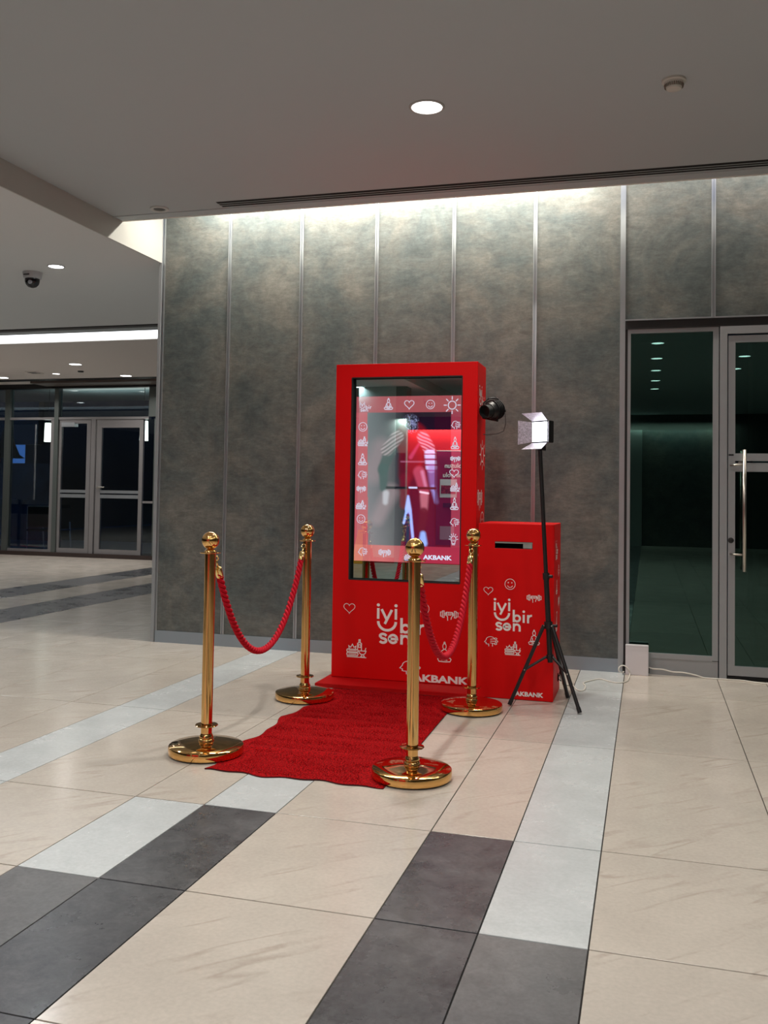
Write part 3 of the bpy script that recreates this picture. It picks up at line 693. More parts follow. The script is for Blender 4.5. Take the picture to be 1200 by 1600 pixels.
# icons in a -1..1 box, y down
def icon(bm, pl, kind, x, y, s, sy=None, wd=.12):
    sy = sy or s
    class Q:  # scaled plane
        def __init__(q): pass
        def p(q, a, b, h=0): return pl.p(x+a*s, y+b*sy, h)
    q = Q(); H = .0012/1.0
    st = lambda pts, closed=False, w_=wd: stroke(bm, q, pts, w_, closed, h=.0012)
    if kind == 'heart':
        pts = []
        for k in range(40):
            t = 2*PI*k/40
            pts.append((.062*16*math.sin(t)**3, -.062*(13*math.cos(t)-5*math.cos(2*t)-2*math.cos(3*t)-math.cos(4*t))))
        st(pts, True)
    elif kind == 'smile':
        st(arc(0,0,1,0,350,36), True); st(arc(0,.12,.5,20,160,14), False); disc(bm, q, -.35, -.28, .11); disc(bm, q, .35, -.28, .11)
    elif kind == 'sun':
        st(arc(0,0,.55,0,350,30), True)
        for k in range(8):
            a = PI*k/4; st([(.8*math.cos(a), .8*math.sin(a)), (1.15*math.cos(a), 1.15*math.sin(a))])
    elif kind == 'dumbbell':
        for sg in (-1, 1):
            st([(sg*.62,-.55),(sg*.82,-.55),(sg*.82,.55),(sg*.62,.55)], True); st([(sg*.86,-.35),(sg*1.05,-.35),(sg*1.05,.35),(sg*.86,.35)])
            st([(sg*.60,-.12),(sg*.38,-.12)]); st([(sg*.60,.12),(sg*.38,.12)])
        for k in range(4): st([(-.3+.2*k,-.32),(-.3+.2*k,.05)], False, .1)
        st([(-.42,-.28),(-.36,-.36),(.36,-.36),(.44,-.2),(.44,.2),(.28,.42),(.22,.8)]); st([(-.42,-.25),(-.42,.15),(-.2,.35),(-.18,1.0)]); st([(-.2,.12),(.2,.12)])
    elif kind == 'spa':
        st([(-.95,.35),(-1.0,.2),(-.95,.08),(.1,.08),(.18,.2),(.1,.35)], True); st([(-.95,.42),(-1.0,.56),(-.95,.72),(.1,.72),(.18,.56),(.1,.42)], True); st([(-.8,.2),(.0,.2)], False, .07); st([(-.8,.57),(.0,.57)], False, .07)
        st([(-.75,.02),(-.8,-.25),(-.6,-.12),(-.42,-.42),(-.26,-.12),(-.05,-.25),(-.12,.02)])
        st([(.12,.0),(.12,-.55),(.25,-.62),(.25,-.92),(.38,-.92),(.38,-.62),(.52,-.55),(.52,.15)]); st([(.2,-.42),(.44,-.42),(.44,-.15),(.2,-.15)], True, .08)
        st([(.25,.2),(1.0,.2),(.92,.42),(.75,.55),(.5,.55),(.3,.4)], True); st([(.62,.55),(.45,.8),(.85,.8),(.7,.55)]); st([(.9,.15),(.98,-.1)], False, .08); st([(-.95,.85),(1.0,.85)], False, .08)
    elif kind == 'head':
        st([(-.30,.95),(-.32,.55),(-.55,.55),(-.72,.5),(-.70,.25),(-.95,.15),(-.72,-.25)] + arc(-.05,-.25,.66,180,330,14))
        for yy, xe in ((-.55,.72),(-.05,.86),(.42,.70)):
            st([(-.05,yy*.7),(xe-.2,yy)]); st(arc(xe,yy,.17,0,340,12), True, .1)
        st([(.25,.95),(.25,.45)])
    elif kind == 'lotus':
        st(arc(0,-.62,.24,0,340,18,.28), True); st(arc(0,-.95,.1,180,360,6)); st([(-.12,-.32),(-.42,-.15),(-.62,.35),(-.35,.45)]); st([(.12,-.32),(.42,-.15),(.62,.35),(.35,.45)])
        st([(-.3,.0),(-.22,.4),(.22,.4),(.3,.0)]); st([(-.35,.45),(.35,.45)], False, .08)
        st([(-.95,.62),(-.8,.5),(-.3,.52),(.0,.68),(.3,.52),(.8,.5),(.95,.62),(.8,.85),(.2,.88),(-.2,.88),(-.8,.85)], True); st([(-.4,.72),(.4,.72)], False, .08)
    elif kind == 'bulb':
        st(arc(0,-.05,.55,130,410,24)); st([(-.35,.4),(-.35,.7),(.35,.7),(.35,.4)]); st([(-.3,.9),(.3,.9)]); st(arc(0,.05,.22,0,180,8), False, .09)
        for a in (-150,-120,-90,-60,-30,180,0):
            r_ = math.radians(a); st([(.78*math.cos(r_), -.05+.78*math.sin(r_)), (1.0*math.cos(r_), -.05+1.0*math.sin(r_))])
# logo strokes: unit = the gap between the two i stems / 155
def logo(bm, pl, x, y, k, ky=None):
    ky = ky or k
    class Q:
        def p(q, a, b, h=0): return pl.p(x+(a-163)*k, y+(b-390)*ky, h)
    q = Q(); W_ = 22
    def st(pts, w_=W_, closed=False, cap=False): stroke(bm, q, pts, w_, closed, cap)
    for X_ in (163, 318): disc(bm, q, X_, 392, 14); st([(X_, 420), (X_, 514)])
    st([(193, 428), (240, 520)]); st([(283, 430), (222, 556)])
    st(arc(241, 534, 77, 180, 0, 24), 23)
    st([(368, 497), (368, 630)]); st(arc(403, 588, 32, 0, 350, 24), W_, True)
    disc(bm, q, 475, 512, 14); st([(475, 545), (475, 632)])
    st([(522, 545), (522, 634)]); st(arc(560, 590, 38, 190, 275, 8))
    st([(238, 660)] + arc(208, 662, 26, -20, -190, 8, 17)[1:] + [(196, 680), (216, 686)] + arc(208, 702, 28, -50, 160, 9, 19))
    st(arc(296, 684, 34, 25, 360, 24) + [(262, 684)])
    st([(370, 642), (370, 728)]); st([(370, 690)] + arc(402, 684, 31, 190, 360, 12) + [(433, 728)])

# ================================================================== PHOTO BOOTH
KX0, KX1, KY0, KY1, KZ0, KZ1 = -2.086, -1.092, -1.0, -.68, .028, 2.176
MX0, MX1, MZ0, MZ1, REC = -1.969, -1.197, .697, 2.081, .05
booth = thing('photo_booth', 'tall red photo booth with a mirror screen and white printed logo', 'photo booth', ((KX0+KX1)/2, (KY0+KY1)/2, KZ0))
bo = booth.location
def rel(o, p): o.location = o.location - p.location; return o
def body():
    bm = bmesh.new()
    x = (KX0, MX0, MX1, KX1); z = (KZ0, MZ0, MZ1, KZ1)
    # ring face + recess + shell
    f = [[bm.verts.new((a, KY0, c)) for a in x] for c in z]
    for j in range(3):
        for i in range(3):
            if i == 1 and j == 1: continue
            bm.faces.new((f[j][i], f[j][i+1], f[j+1][i+1], f[j+1][i]))
    inn = [(1,1),(1,2),(2,2),(2,1)]
    bk = [bm.verts.new((x[i], KY0+REC, z[j])) for j, i in inn]
    fr_ = [f[j][i] for j, i in inn]
    for k in range(4):
        q = bm.faces.new((fr_[k], fr_[(k+1)%4], bk[(k+1)%4], bk[k])); q.material_index = 1
    q = bm.faces.new(bk); q.material_index = 1
    out = [f[0][0], f[0][1], f[0][2], f[0][3], f[1][3], f[2][3], f[3][3], f[3][2], f[3][1], f[3][0], f[2][0], f[1][0]]
    ob = [bm.verts.new((v.co.x, KY1, v.co.z)) for v in out]
    for k in range(12): bm.faces.new((out[k], out[(k+1)%12], ob[(k+1)%12], ob[k]))
    bm.faces.new(ob)
    o = link('body', bm, [RED, VOID], booth); o.location = -bo
    md = o.modifiers.new('bevel', 'BEVEL'); md.width = .003; md.segments = 2; md.limit_method = 'ANGLE'
body()
# front frame raised board edge and mirror bezel
def mirror_mat():
    m = bpy.data.materials.new('mirror_glass'); m.use_nodes = True; n = m.node_tree.nodes; l = m.node_tree.links
    n.remove(n['Principled BSDF']); g = n.new('ShaderNodeBsdfGlossy'); g.inputs['Roughness'].default_value = 0; g.inputs[0].default_value = (.34, .46, .45, 1)
    l.new(g.outputs[0], n['Material Output'].inputs[0]); return m
MIR = mirror_mat()
gl = rel(box('mirror_glass', MX0, MX1, KY0+REC-.006, KY0+REC-.001, MZ0, MZ1, MIR, booth), booth); gl['label'] = 'teal tinted mirror glass'
bmz = bmesh.new()
for a in ((MX0-.004, MX0+.003, MZ0, MZ1), (MX1-.003, MX1+.004, MZ0, MZ1), (MX0, MX1, MZ0-.004, MZ0+.003), (MX0, MX1, MZ1-.003, MZ1+.004)):
    bm_box(bmz, a[0], a[1], KY0-.0015, KY0+.01, a[2], a[3])
rel(link('bezel', bmz, DARKM, booth), booth)
# --- lit screen picture behind the mirror: one grid mesh whose vertices carry the picture
GY = KY0+REC-.0075
def screen():
    A = at(557.5, 620, 1, GY); B = at(721.5, 617.5, 1, GY); Cc = at(552.8, 876.5, 1, GY); D = at(718.5, 881, 1, GY)
    xl = (A.x+Cc.x)/2; xr = (B.x+D.x)/2; zt = (A.z+B.z)/2; zb = (Cc.z+D.z)/2
    xl = max(xl, MX0+.006); xr = min(xr, MX1-.003)
    NX, NY = 170, 270
    me = bpy.data.meshes.new('screen_picture'); vs = []; cols_ = []
    def capsule(p, a, b, ra, rb, soft):
        ax, ay = a; bx, by = b; dx, dy = bx-ax, by-ay; L = dx*dx+dy*dy
        t = max(0, min(1, ((p[0]-ax)*dx+(p[1]-ay)*dy)/L)); r = ra+(rb-ra)*t
        d = math.hypot(p[0]-ax-dx*t, p[1]-ay-dy*t)
        return max(0, min(1, (r-d)/soft+.5)), t
    def mixc(c, k, f): return tuple(c[i]*(1-f)+k[i]*f for i in range(3))
    from mathutils import noise as mn
    def colour(px, py):
        nz = mn.noise(Vector((px*.05, py*.05, 1)))
        if py < 645 or py > 853 or px < 575 or px > 705:
            c = (.40, .075, .095) if px < 640 else (.26, .03, .055)
            if py < 645: c = mixc((.30, .060, .075), (.30, .05, .06), (px-555)/167)
            if py > 853: c = mixc((.48, .12, .12), (.26, .02, .05), min(1, max(0, (px-600)/60)))
            return c
        # room-like soft background of the picture
        f = max(0, min(1, (px-575)/70)); g = max(0, min(1, (py-645)/208))
        c = mixc((.105+.08*g, .115+.04*g, .125+.05*g), (.010, .006, .014), min(1, f*1.15))
        if px > 632: c = mixc(c, (.010+.015*g, .002, .010+.015*g), .85)
        # left picture shapes: pale pink haze beside the arm
        a, t = capsule(px and (px, py), (596, 700), (585, 740), 14, 16, 16); c = mixc(c, (.30, .19, .21), a*.45)
        a, t = capsule((px, py), (612, 770), (590, 812), 12, 10, 12); c = mixc(c, (.30, .20, .22), a*.55)
        P_ = (px, py)
        # far arm (left) and near arm (right)
        a, t = capsule(P_, (612, 700), (599, 735), 9, 8, 4); c = mixc(c, (.03, .055, .055), a*.9)
        a, t = capsule(P_, (600, 733), (600, 764), 8, 5.5, 4); c = mixc(c, (.035, .065, .065), a*.9)
        a, t = capsule(P_, (604, 772), (603, 786), 5, 4, 4); c = mixc(c, (.45, .42, .46), a*.8)
        # torso jersey
        a, t = capsule(P_, (645, 684), (645, 722), 25, 17, 6); c = mixc(c, (.16+.12*nz, .004, .012), a*.9)
        a, t = capsule(P_, (640, 722), (636, 742), 16, 12, 6); c = mixc(c, (.10, .004, .015), a*.9)
        a, t = capsule(P_, (628, 722), (664, 722), 1.2, 1.2, 1.5); c = mixc(c, (.35, .10, .18), a*.7)
        a, t = capsule(P_, (643, 715), (656, 694), 3, 1.5, 3); c = mixc(c, (.50, .06, .18), a*.5)
        # shoulders with white stripes
        a, t = capsule(P_, (622, 683), (605, 704), 10, 9, 3)
        if a > 0: k_ = .5+.5*math.sin((px*.7+py)*1.1+nz*3); c = mixc(c, mixc((.08, .06, .06), (.42, .34, .36), k_), a*.7)
        a, t = capsule(P_, (662, 684), (674, 706), 9, 9, 3)
        if a > 0: k_ = .5+.5*math.sin((-px*.5+py)*1.2+nz*3); c = mixc(c, mixc((.20, .02, .05), (.55, .34, .48), k_), a*.75)
        a, t = capsule(P_, (673, 710), (675, 730), 8.5, 8.5, 3)
        if a > 0: c = mixc(c, (.55, .60, 1.0) if math.sin(py*.75) > -.5 else (.20, .06, .18), a*.8)
        a, t = capsule(P_, (676, 733), (678, 762), 7, 5, 5); c = mixc(c, (.22, .16, .48), a*.6)
        a, t = capsule(P_, (678, 762), (683, 784), 4, 3, 4); c = mixc(c, (.26, .30, .75), a*.6)
        # head, bowed, curly
        a, t = capsule(P_, (643, 660), (645, 668), 12, 9, 4); nh = mn.noise(Vector((px*.55, py*.55, 4))); c = mixc(c, mixc((.006, .006, .012), (.26, .26, .46), max(0, min(1, nh*2.5))), a*.95)
        a, t = capsule(P_, (645, 660), (647, 664), 3.2, 2.5, 3); c = mixc(c, (.34, .34, .62), a*(.5+nz))
        # thighs and shins
        a, t = capsule(P_, (656, 738), (664, 768), 9, 7.5, 4); c = mixc(c, (.34, .05, .10), a*.85)
        a, t = capsule(P_, (661, 738), (666, 760), 2.5, 2, 4); c = mixc(c, (.62, .26, .45), a*.6)
        a, t = capsule(P_, (664, 776), (664, 795), 6.5, 5, 4); c = mixc(c, (.40, .13, .18), a*.85)
        a, t = capsule(P_, (663, 800), (660, 828), 7, 5.5, 4); c = mixc(c, (.035, .006, .020), a*.95)
        a, t = capsule(P_, (662, 834), (662, 848), 4, 6.5, 4); c = mixc(c, (.22, .42, .95), a*.9)
        a, t = capsule(P_, (634, 748), (632, 790), 8, 6, 5); c = mixc(c, (.14, .006, .020), a*.85)
        a, t = capsule(P_, (658, 769), (670, 771), 1.5, 1.5, 1.5); c = mixc(c, (.85, .6, .75), a*.9)
        # bicycle: bar, head tube, fork, wheel
        a, t = capsule(P_, (606, 763), (681, 763), 2.0, 2.0, 1.5); c = mixc(c, (.006, .006, .012), a)
        a, t = capsule(P_, (641, 762.5), (652, 762.5), 1.3, 1.3, 1.2); c = mixc(c, (.55, .6, .95), a)
        a, t = capsule(P_, (639, 776), (639, 796), 1.5, 5, 2.5); c = mixc(c, (.34, .46, 1.0), a)
        a, t = capsule(P_, (637, 799), (632, 818), 2.4, 1.6, 2); c = mixc(c, (.30, .42, 1.0), a)
        a, t = capsule(P_, (642, 799), (647, 848), 2.4, 1.8, 2); c = mixc(c, (.30, .42, 1.0), a)
        a, t = capsule(P_, (638.5, 806), (639, 850), 2.8, 3.4, 1.5); c = mixc(c, (.012, .02, .06), a)
        # dark purple lower right
        if px > 680: c = mixc(c, (.030, .001, .012), .7)
        return c
    for j in range(NY+1):
        for i in range(NX+1):
            s_, t_ = i/NX, j/NY
            vs.append((xl+(xr-xl)*s_-bo.x, GY-bo.y, zt+(zb-zt)*t_-bo.z))
            lx = 557.5 + (552.8-557.5)*t_; rx = 721.5+(718.5-721.5)*t_
            cols_.append((*colour(lx+(rx-lx)*s_, 619+t_*260), 1))
    fc = [(j*(NX+1)+i, j*(NX+1)+i+1, (j+1)*(NX+1)+i+1, (j+1)*(NX+1)+i) for j in range(NY) for i in range(NX)]
    me.from_pydata(vs, [], fc); ca = me.color_attributes.new('picture', 'FLOAT_COLOR', 'POINT')
    ca.data.foreach_set('color', [q for c in cols_ for q in c])
    m = bpy.data.materials.new('screen_picture'); m.use_nodes = True; n = m.node_tree.nodes; l = m.node_tree.links
    n.remove(n['Principled BSDF']); e = n.new('ShaderNodeEmission'); at_ = n.new('ShaderNodeAttribute'); at_.attribute_name = 'picture'
    l.new(at_.outputs['Color'], e.inputs[0]); e.inputs[1].default_value = 1.0
    tr = n.new('ShaderNodeBsdfTransparent'); ad = n.new('ShaderNodeAddShader'); l.new(e.outputs[0], ad.inputs[0]); l.new(tr.outputs[0], ad.inputs[1]); l.new(ad.outputs[0], n['Material Output'].inputs[0])
    me.materials.append(m)
    o = bpy.data.objects.new('screen_picture', me); COL.objects.link(o); o.parent = booth
    o['label'] = 'lit screen showing a cyclist inside a pink icon border'
    return o
SCR = screen()
# icons on the lit screen
SCI = emis('screen_icon', (.86, .84, 1.0), .80)
GP = Plane2((0, GY-.0008, 0), (1,0,0), (0,0,-1), (0,-1,0))
def on_plane_icons(lst, Y, m, parent, name, plane, wd=.13, minus=None):
    for kd, px, py, sp, sq in lst:
        c = at(px, py, 1, Y); ppm = (at(px+10, py, 1, Y).x - c.x)/10; ppz = (c.z - at(px, py+10, 1, Y).z)/10
        bm = bmesh.new(); icon(bm, plane, kd, c.x, -c.z, ppm*sp, ppz*sq, wd); o = link(name, bm, m, parent); o.location = -(parent.location if not parent.parent else parent.parent.location)
scr = [('lotus',607,632,7,9),('heart',639.5,631.5,7.5,7.5),('smile',672.5,632,6.5,6.8),('sun',706.5,633,11,11.5),
       ('smile',567,667,6.4,6.8),('spa',567,690,7.5,8),('lotus',566.5,718.5,7,9),('head',566,742,7,6.5),('dumbbell',564.5,763.5,6.5,6.5),('spa',564,789,7.5,7.5),('smile',564,811,6.2,6.6),
       ('head',566.5,862,7,6.5),('dumbbell',601,863,8.5,7.5),('spa',640,869,8,6.5),
       ('head',712,664,7,6.5),('lotus',711,693,6.5,9.5),('dumbbell',711.5,716.5,7,5.5),('heart',709.5,739,7,6.5),('spa',711,761.5,7,7.5),('lotus',710,788,6.5,9.5),('head',710,816,7,6.5),('bulb',708.5,843,7,9)]
on_plane_icons(scr, GY, SCI, SCR, 'screen_icon', GP, .135)
def logo_at(px, py, Y, sc, m, parent, plane, name='logo'):
    c = at(px, py, 1, Y); ppm = (at(px+10, py, 1, Y).x - c.x)/10; ppz = (c.z - at(px, py+10, 1, Y).z)/10
    bm = bmesh.new(); logo(bm, plane, c.x, -c.z, ppm*sc, ppz*sc); o = link(name, bm, m, parent); o.location = -parent.location
logo_at(563, 628.5, GY, .044, SCI, booth, GP)
def word(s, pxl, pxr, pyb, capt, Y, m, parent, off=.0, fwd=.0015, name='lettering'):
    """one word whose left/right ends, baseline and cap height come from photo measurements on plane y=Y"""
    a = at(pxl, pyb, 1, Y); b_ = at(pxr, pyb, 1, Y); ppz = (a.z - at(pxl, pyb+10, 1, Y).z)/10
    c = bpy.data.curves.new(name, 'FONT'); c.body = s; c.size = 1; c.offset = off; c.resolution_u = 6
    o = bpy.data.objects.new(name, c); COL.objects.link(o)
    dg = bpy.context.evaluated_depsgraph_get(); me = bpy.data.meshes.new_from_object(o.evaluated_get(dg))
    bpy.data.objects.remove(o); bpy.data.curves.remove(c)
    xs = [v.co.x for v in me.vertices]; ysv = [v.co.y for v in me.vertices]; x0, x1, y0, y1 = min(xs), max(xs), min(ysv), max(ysv)
    H_ = capt*ppz
    for v in me.vertices:
        X = a.x + (v.co.x-x0)/(x1-x0)*(b_.x-a.x); Z = a.z + (v.co.y-y0)/(y1-y0)*H_
        v.co = Vector((X, Y-fwd, Z)) - parent.location
    me.materials.clear(); me.materials.append(m)
    o = bpy.data.objects.new(name, me); COL.objects.link(o); o.parent = parent
    return o
word('AKBANK', 661, 706, 874, 7, GY, emis('screen_letters', (.75, .8, 1.0), 1.1), booth, .035)
# prints on the booth front
FP = Plane2((0, KY0, 0), (1,0,0), (0,0,-1), (0,-1,0))
pr = [('heart',546,949.5,8.8,8.6),('smile',663,951,7.5,8),('dumbbell',702,960,13,9.5),('spa',557,1013.5,15,15.5),('lotus',694.5,1020,11,16),('head',640,1043,16,11)]
on_plane_icons(pr, KY0, WHT, booth, 'printed_icon', FP, .095)
# kiosk logo: i stems 27.5 px apart
logo_at(591.3, 944.8, KY0, 27.5/155, WHT, booth, FP)
word('AKBANK', 644, 732, 1064, 11.5, KY0, WHT, booth, .04)
# right side prints (plane x=KX1): u runs towards +Y
def side_icons(lst, X, parent, Yc, name='printed_icon'):
    SP = Plane2((X, 0, 0), (0,1,0), (0,0,-1), (1,0,0))
    for kd, y, z, s in lst:
        bm = bmesh.new()
        if kd == 'logo': logo(bm, SP, y, -z, s/155)
        else: icon(bm, SP, kd, y, -z, s, s, .13)
        o = link(name, bm, WHT, parent); o.location = -parent.location
side_icons([('logo', -.93, 2.02, .085), ('sun', -.80, 1.56, .085), ('dumbbell', -.88, 1.27, .085), ('smile', -.78, 1.10, .07), ('heart', -.88, .92, .07)], KX1, booth, 0)
# platform
pf = thing('booth_platform', 'thin red platform under the red photo booth', 'platform', (-1.60, -.95, 0))
rel(box('board', -2.118, -1.060, -1.240, -.68, .0015, .026, REDD, pf, .002), pf)

# ================================================================== PRINTER CABINET
BX0, BX1, BY0, BY1, BZ1 = -1.045, -.563, -1.17, -.74, 1.108
cab = thing('printer_cabinet', 'waist high red printer cabinet with a dark slot beside the photo booth', 'cabinet', ((BX0+BX1)/2, (BY0+BY1)/2, 0))
s0 = at(773.5, 846, 1, BY0); s1 = at(832, 858, 1, BY0)
def cab_body():
    bm = bmesh.new(); x = (BX0, s0.x, s1.x, BX1); z = (.002, s1.z, s0.z, BZ1)
    f = [[bm.verts.new((a, BY0, c)) for a in x] for c in z]
    for j in range(3):
        for i in range(3):
            if i == 1 and j == 1: continue
            bm.faces.new((f[j][i], f[j][i+1], f[j+1][i+1], f[j+1][i]))
    inn = [(1,1),(1,2),(2,2),(2,1)]
    bk = [bm.verts.new((x[i], BY0+.06, z[j])) for j, i in inn]; fr_ = [f[j][i] for j, i in inn]
    for k in range(4):
        q = bm.faces.new((fr_[k], fr_[(k+1)%4], bk[(k+1)%4], bk[k])); q.material_index = 1
    q = bm.faces.new(bk); q.material_index = 1
    out = [f[0][0], f[0][1], f[0][2], f[0][3], f[1][3], f[2][3], f[3][3], f[3][2], f[3][1], f[3][0], f[2][0], f[1][0]]
    ob = [bm.verts.new((v.co.x, BY1, v.co.z)) for v in out]
    for k in range(12): bm.faces.new((out[k], out[(k+1)%12], ob[(k+1)%12], ob[k]))
    bm.faces.new(ob)
    o = link('body', bm, [RED, VOID], cab); o.location = -cab.location
    md = o.modifiers.new('bevel', 'BEVEL'); md.width = .003; md.segments = 2; md.limit_method = 'ANGLE'
cab_body()
rel(box('slot_frame', s0.x, s1.x, BY0+.004, BY0+.012, s0.z-.010, s0.z, mat('slot_grey', (.30,.32,.30), .5), cab), cab)
rel(box('paper_tray', s1.x-.06, s1.x-.003, BY0+.006, BY0+.05, s1.z+.002, s0.z-.010, mat('slot_grey', (.30,.32,.30), .5), cab), cab)
CP = Plane2((0, BY0, 0), (1,0,0), (0,0,-1), (0,-1,0))
on_plane_icons([('heart',763,922.5,7.2,6.8),('smile',797,912.8,8,8.2),('dumbbell',834.5,934,10.5,7.5),('head',767,1002,10.5,8),('spa',801,1013.5,12,11.5),('lotus',834.5,997,9,12)], BY0, WHT, cab, 'printed_icon', CP, .10)
logo_at(773.4, 936, BY0, 22.3/155, WHT, cab, CP)
word('AKBANK', 804.5, 849, 1087, 7.2, BY0, WHT, cab, .04)
side_icons([('logo', -1.08, 1.0, .055), ('head', -.88, .80, .04), ('lotus', -1.0, .70, .045), ('dumbbell', -.85, .60, .045), ('heart', -.98, .52, .03), ('spa', -1.0, .46, .045)], BX1, cab, 0)
sk = at(868.5, 1073, 0, BX1)
so = rel(lathe('cable_hole', [(0,.0),(.020,.0),(.020,.003),(.026,.004),(.027,0)], VOID, cab, (BX1+.0005, -.86, .10), 20, axis=(1,0,0)), cab)
tube('hanging_wires', [Vector((BX1+.004, -.86, .10))-cab.location, Vector((BX1+.018, -.87, .13))-cab.location, Vector((BX1+.022, -.85, .17))-cab.location, Vector((BX1+.010, -.85, .13))-cab.location, Vector((BX1+.02, -.84, .07))-cab.location, Vector((BX1+.004, -.86, .09))-cab.location], .003, BLACK, cab, 6)

# ================================================================== STANCHIONS
def stanchion():
    t = thing('rope_stanchion', '', 'stanchion', (0,0,0), 0, 'brass rope stanchions around the carpet')
    lathe('base', [(0,.0),(.170,.0),(.181,.004),(.183,.010),(.183,.036),(.181,.041),(.176,.044),(.12,.051),(.06,.058),(.034,.060),(0,.060)], BRASS, t, seg=72, split=28)
    lathe('foot_ring', [(0,-.0),(.176,-.0),(.176,.004),(0,.004)], BLACK, t, (0,0,.0), 48)
    lathe('foot_collar', [(.036,.056),(.038,.066),(.032,.072),(.036,.080),(.030,.090),(.0275,.098)], BRASS, t, seg=36, split=60)
    lathe('pole', [(0,.06),(.0275,.06),(.0275,.978),(0,.978)], BRASSP, t, seg=48)
    lathe('lower_ring', [(.0276,.132),(.054,.134),(.056,.137),(.054,.140),(.0276,.142)], BRASS, t, seg=40)
    lathe('rope_plate', [(.0,.976),(.050,.978),(.052,.9805),(.050,.983),(.0,.984)], BRASS, t, seg=40)
    lathe('neck', [(.030,.982),(.030,.988),(.022,.996),(.013,1.000),(.017,1.006),(.024,1.010),(.0,1.012)], BRASS, t, seg=36, split=60)
    prof = [(.044*math.cos(a), 1.041+.044*math.sin(a)) for a in [math.radians(-90+180*k/20) for k in range(21)]]
    prof[0] = (0, prof[0][1]); prof[-1] = (0, prof[-1][1])
    lathe('ball', prof, BRASS, t, seg=40, split=80)
    for a in (0, 90, 180, 270):
        pass
    return t
st0 = stanchion()
ST = [(-2.080, -2.889, 'brass rope stanchion at the front left corner of the red carpet'),
      (-2.055, -1.594, 'brass rope stanchion at the back left of the carpet beside the booth'),
      (-1.027, -2.937, 'brass rope stanchion at the front right corner, nearest the camera'),
      (-1.007, -1.552, 'brass rope stanchion at the back right in front of the printer cabinet')]
for i, (x, y, lab) in enumerate(ST):
    s = st0 if i == 0 else dup_tree(st0)
    s.location = (x, y, .0045); s['label'] = lab; s['category'] = 'stanchion'; s['group'] = 'brass rope stanchions around the carpet'

# ================================================================== ROPES
ROPEM = mat('crimson_rope', (.50, .003, .018), .75, bump=(260, .8, .002), spec=.2)
def rope(A, B, sagz, label, ya=None):
    A, B = Vector(A), Vector(B); t = thing('barrier_rope', label, 'rope', A, 0, 'crimson barrier ropes')
    # hook ends 0.10 m of ferrule, then a catenary
    N = 200; pts = []
    mid = (A+B)/2
    # cosh catenary fitted to the sag
    L = (B-A).length; sag = (A.z+B.z)/2 - sagz
    a = L; 
    for _ in range(60):
        f = a*(math.cosh(L/2/a)-1) - sag
        df = (math.cosh(L/2/a)-1) - L/2/a*math.sinh(L/2/a); a -= f/df; a = max(a, .05)
    for k in range(N+1):
        s = k/N; p = A.lerp(B, s); x = (s-.5)*L
        p.z = A.z+(B.z-A.z)*s - (sag - a*(math.cosh(x/a)-1)); pts.append(p)
    # trim for ferrules
    def build():
        bm = bmesh.new()
        acc = [0]
        for i in range(1, len(pts)): acc.append(acc[-1]+(pts[i]-pts[i-1]).length)
        T = acc[-1]; i0 = next(i for i, q in enumerate(acc) if q > .085); i1 = next(i for i, q in enumerate(acc) if q > T-.085)
        side = (B-A).cross(Vector((0,0,1))).normalized()
        core = [pts[i] - A for i in range(i0, i1+1)]; bm_tube(bm, core, .0105, 10)
        for s3 in range(3):
            P = []
            M_ = (i1-i0)*3
            for k in range(M_+1):
                q = i0 + k/3; i = min(int(q), N-1); fr2 = q-i
                p = pts[i].lerp(pts[min(i+1, N)], fr2); d = (pts[min(i+1,N)]-pts[i]).normalized(); nn = side.cross(d)
                ss = acc[i] + fr2*(acc[min(i+1,N)]-acc[i]); ph = 2*PI*ss/.090 + 2*PI*s3/3
                P.append(p + (side*math.cos(ph)+nn*math.sin(ph))*.0105 - A)
            bm_tube(bm, P, .0088, 7)
        link('braid', bm, ROPEM, t)
        for ia, ib, sgn in ((0, i0+2, 1), (N, i1-2, -1)):
            e0, e1 = pts[ia]-A, pts[ib]-A; d = (e1-e0).normalized()
            bm = bmesh.new(); bm_tube(bm, [e1-d*.060, e1-d*.056, e1-d*.052, e1-d*.004, e1], [.006, .016, .0185, .0185, .017], 18)
            fe = link('ferrule', bm, BRASSD, t, split=40)
            bm = bmesh.new(); s2 = side
            loop = [e0 + d*.014 + (d*math.cos(q)+s2*math.sin(q))*.013 for q in [2*PI*k/18 for k in range(19)]]
            bm_tube(bm, loop, .0028, 8, False); bm_tube(bm, [e0+d*.024, e1-d*.052], .005, 8)
            link('hook', bm, BRASSD, fe)
    build()
rope((-2.078, -2.835, .967), (-2.057, -1.648, .967), .405, 'crimson braided rope hanging between the two left stanchions')
rope((-1.026, -2.883, .967), (-1.008, -1.606, .967), .44, 'crimson braided rope hanging between the two right stanchions')

# ================================================================== LIGHT STAND with LED panel
HUB = at(857, 977, 1, -1.29); FOOT = [at(796, 1103, 2, 0), at(906, 1116, 2, 0), at(887, 1091, 2, 0)]
ls = thing('light_stand', 'thin black tripod light stand in front of the printer cabinet', 'light stand', (HUB.x, HUB.y, 0))
O = Vector((HUB.x, HUB.y, 0)); hubz = HUB.z
TOP = at(843.8, 704, 1, -1.29)
def L_(p): return Vector(p) - O
pole_dir = (TOP - HUB)
def onp(z): return HUB + pole_dir*((z-HUB.z)/pole_dir.z)
tube('pole', [L_(onp(.27)), L_(onp(.80))], .0165, BLACK, ls, 14)
tube('upper_pole', [L_(onp(.78)), L_(TOP)], .0130, BLACK, ls, 14)
tube('collar', [L_(onp(.775)), L_(onp(.815))], .021, BLACK, ls, 14)
tube('knob', [L_(onp(.795)), L_(onp(.795))+Vector((.04,-.01,0))], .010, BLACK, ls, 10)
HT = hubz; HB = at(857, 1026, 1, -1.29).z
